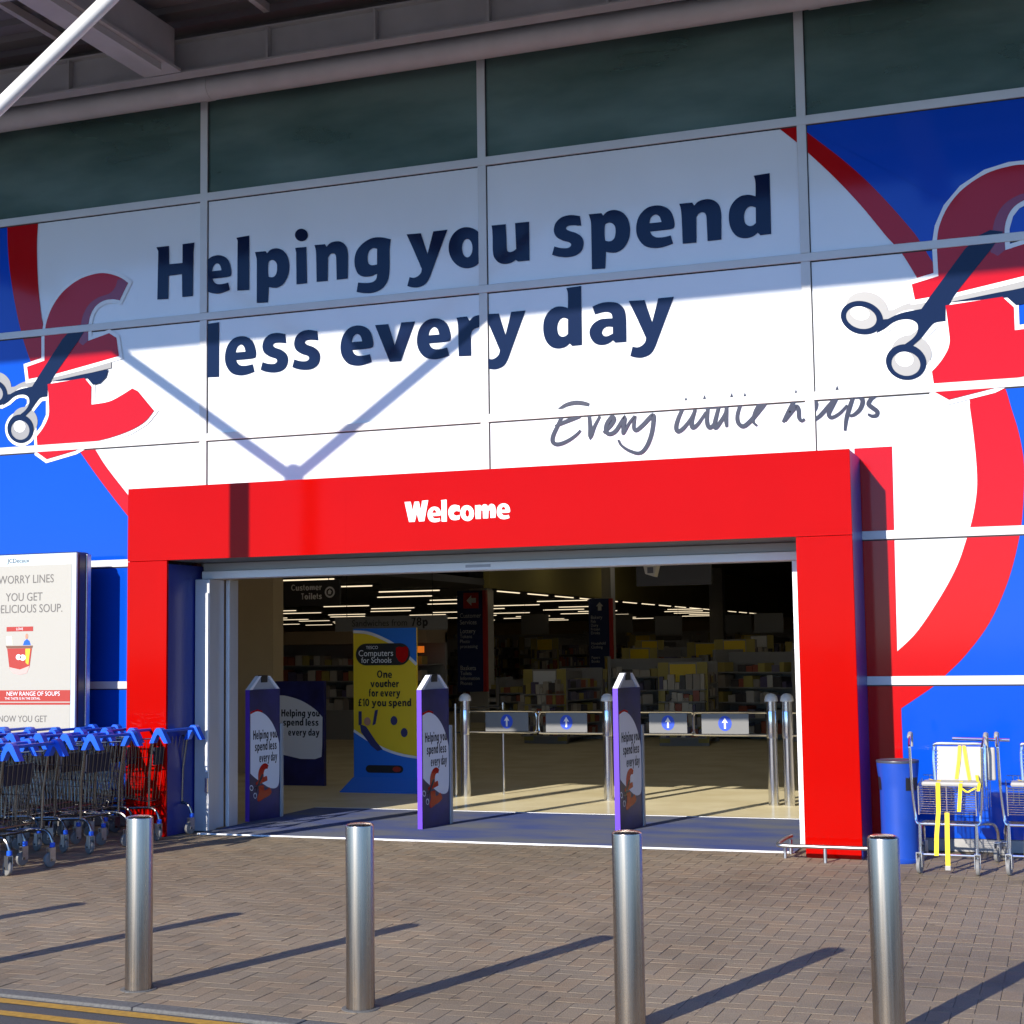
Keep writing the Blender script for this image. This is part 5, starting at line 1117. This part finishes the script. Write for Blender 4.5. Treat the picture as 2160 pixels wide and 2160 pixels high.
# ------------------------------------------------------------------ security camera under the door head
cc = thing('ceiling_camera', 'small white box camera hanging under the door head', 'camera', (3.97, 2.0, 2.45))
MB().prism([(3.90, 1.96, 2.40), (3.99, 1.96, 2.37), (4.03, 1.96, 2.52), (3.87, 1.96, 2.54)], (0, .14, 0)).build('body', mat('cream_plastic', (.6, .57, .45), .4), cc)
MB().box(3.925, 3.985, 1.950, 1.958, 2.405, 2.465).build('lens_panel', mat('lens_grey', (.12, .12, .12), .3), cc)
MB().tube([(3.95, 2.03, 2.53), (3.95, 2.03, 4.28)], .015, 8).build('stem', BLACK, cc)
hp = thing('hanging_panel', 'dark hanging panel behind the box camera', 'panel', (3.4, 5.0, 2.6))
MB().box(2.98, 3.90, 5.0, 5.06, 2.40, 3.05).build('board', DARKSIGN, hp)
for x in (3.1, 3.8): MB().tube([(x, 5.03, 3.05), (x, 5.03, 4.28)], .008, 6).build('hanger', BLACK, hp)

# ------------------------------------------------------------------ strip lights
strip = MB().box(-.75, .75, -.011, .011, -.022, 0); sm = bpy.data.meshes.new('tube'); sm.from_pydata(strip.v, [], strip.f); sm.materials.append(TUBE)
body = MB().box(-.95, .95, -.045, .045, .001, .04); bm_ = bpy.data.meshes.new('fitting'); bm_.from_pydata(body.v, [], body.f); bm_.materials.append(CEIL)
def strip_light(x, y, z, rz, label, grp):
    t = thing('strip_light', label, 'light', (x, y, z), rz, grp)
    for n_, me in (('tube', sm), ('fitting', bm_)):
        o = bpy.data.objects.new(n_, me); COL.objects.link(o); o.parent = t
row = 0
y = 9.5
while y < 60:
    xl = 7.87 - (7.4 / 13) * (y + 13); xr_ = min(-4.6, 7.87 - (2.0 / 13) * (y + 13))
    x = xl + (row % 3) * 1.1
    while x < xr_:
        if y > 6.6: strip_light(x, y, 3.015, 0, 'thin fluorescent strip light on the dark hall ceiling, one of many parallel rows', 'hall ceiling strip lights')
        x += 4.2 if row % 2 else 3.4
    y += 3.2; row += 1
fill_me = bpy.data.meshes.new('fill_panel'); q_ = MB().box(-.6, .6, -.15, .15, -.02, 0); fill_me.from_pydata(q_.v, [], q_.f); fill_me.materials.append(FILL_GLOW)
for x in (-2.8, -.2, 2.4, 5.0):  # glowing panels added out of sight to brighten the interior
    for y in (3.2, 7.6, 12.0, 17.0, 22.0, 27.0):
        t = thing('foyer_fill_light', 'unseen fill light added on the high foyer ceiling above the door head', 'light', (x, y, 4.29), 0, 'added foyer fill lights')
        o = bpy.data.objects.new('fill_panel', fill_me); COL.objects.link(o); o.parent = t
y = 20.5
while y < 56:
    strip_light(-4.30, y, 2.985, R(90), 'warm strip light in the line running along the olive bulkhead', 'bulkhead strip lights'); y += 2.1

# ------------------------------------------------------------------ shelving and chiller in the dim hall
def shelf_unit(x, y, ln, rz, h, label, seed, ends=OLIVE):
    rd = random.Random(seed)
    t = thing('shelf_unit', label, 'shelving', (x, y, 0), rz, 'shelving in the shop hall')
    local(MB().box(-ln / 2, ln / 2, -.02, .02, 0, h), 'back_panel', SHELFM, t)
    pr_ = MB(); nlev = 5
    for s_ in (-1, 1):
        local(MB().box(s_ * ln / 2 - .03, s_ * ln / 2 + .03, -.42, .42, 0, h + .05), 'end_panel', SHELFM, t)
        e0, e1 = sorted((s_ * (ln / 2 + .031), s_ * (ln / 2 + .036)))
        for k in (-1, 1): local(MB().box(e0, e1, k * .33 - .09, k * .33 + .09, .05, h + .05), 'end_strip', ends, t)
        for k in range(5):
            z = .15 + k * (h - .35) / 5; a, b = sorted((s_ * (ln / 2 + .037), s_ * (ln / 2 + .20)))
            local(MB().box(a, b, -.40, .40, z - .02, z), 'end_shelf', SHELFM, t)
            v_ = -.38
            while v_ < .34:
                w_ = rd.uniform(.05, .13); pr_.box(a + .01, b - .01, v_, v_ + w_ * .9, z + .001, z + rd.uniform(.10, .26)); v_ += w_
        local(MB().box(e0, e1 + .004, -.22, .22, h - .28, h + .02), 'header_card', YEL if seed % 3 else SIGNTXT, t)
    for k in range(nlev):
        z = .12 + k * (h - .2) / nlev
        local(MB().box(-ln / 2 + .04, ln / 2 - .04, -.42, .42, z - .02, z), 'shelf', SHELFM, t)
        for s_ in (-1, 1):
            u_ = -ln / 2 + .06
            while u_ < ln / 2 - .2:
                w_ = rd.uniform(.07, .22); hh = rd.uniform(.10, (h - .2) / nlev - .05)
                if rd.random() < .88: pr_.box(u_, u_ + w_ * .92, s_ * .40 if s_ < 0 else .12, -.12 if s_ < 0 else .40, z + .001, z + hh)
                u_ += w_
    o = local(pr_, 'packets', PACKETS, t); o['kind'] = 'stuff'
    return t
SHELF_LABEL = 'dim grocery shelving with olive end panels deep inside the shop'
for i, (x, y, ln, rz, h) in enumerate([(-9.6, 26, 5, 0, 1.9), (-6.3, 31, 4, R(90), 1.9), (-8.8, 38, 6, R(90), 2.0), (-4.6, 36, 5, R(90), 2.0), (-2.2, 41, 6, R(90), 2.0), (-.4, 33, 5, R(90), 1.9), (1.6, 37, 6, R(90), 2.0), (-12.5, 33, 6, 0, 2.0), (-16, 40, 8, 0, 2.0), (-5.5, 50, 12, 0, 2.3), (.2, 22.5, 3.0, R(90), 1.7), (2.4, 26, 4, R(90), 1.7), (3.0, 46, 8, 0, 2.3), (-11.5, 44, 7, 0, 2.2), (-7.2, 43.5, 5, 0, 2.1), (-3.2, 30.5, 3, R(90), 1.8), (-1.2, 46.5, 6, 0, 2.2), (1.2, 29.5, 3, R(90), 1.7), (-6.8, 36.5, 3.2, R(90), 1.9), (-2.05, 16.2, 1.6, 0, 1.05), (-.75, 13.6, 1.5, R(82), 1.25), (.55, 15.2, 1.8, R(20), 1.45), (1.65, 13.2, 1.3, R(95), 1.35), (2.75, 14.6, 1.7, R(-25), 1.55), (-.7, 20.5, 2.2, R(80), 1.6), (1.1, 20.0, 2.4, R(100), 1.75)]):
    shelf_unit(x, y, ln, rz, h, SHELF_LABEL, 40 + i)
for i, (x, y, z) in enumerate([(-6.6, 29, 2.35), (-5.2, 33, 2.4), (-3.4, 32, 2.3), (-1.9, 35, 2.35), (-.2, 31, 2.3), (1.0, 34, 2.35)]):
    t = thing('promotion_card', 'grey promotion card hanging over the dim shelving', 'card', (x, y, z), 0, 'hanging promotion cards')
    local(MB().box(-.42, .42, 0, .02, -.28, .28), 'card', mat('card_grey', (.30, .30, .30), .6), t)
    for s_ in (-1, 1): local(MB().tube([(s_ * .3, .01, .28), (s_ * .3, .01, .68)], .005, 5), 'wire', BLACK, t)
ch = thing('chiller_cabinet', 'open food chiller with a warm lit edge behind the voucher board', 'chiller', (-4.5, 13.5, 0))
MB().box(-7.6, -3.35, 13.5, 14.4, 0, .55).build('base', SHELFM, ch)
MB().box(-7.6, -3.35, 14.3, 14.4, .55, 2.0).build('back', SHELFM, ch)
MB().box(-7.6, -3.35, 13.4, 14.4, 1.80, 2.05).build('valance', mat('valance_tan', (.36, .26, .16), .5), ch)
MB().box(-4.6, -3.4, 13.37, 13.395, 1.62, 1.74).build('lit_strip', mat('amber_strip', (1., .22, .02), .5, emit=.35), ch)
for z in (.8, 1.1, 1.4): MB().box(-7.55, -3.4, 13.6, 14.29, z - .02, z).build('shelf', SHELFM, ch)
rd = random.Random(5); pk = MB()
for z in (.552, .802, 1.102, 1.402):
    x = -7.5
    while x < -3.55:
        w_ = rd.uniform(.08, .2); pk.box(x, x + w_ * .9, 13.62, 13.9, z, z + rd.uniform(.1, .22)); x += w_
o = pk.build('packets', PACKETS, ch); o['kind'] = 'stuff'
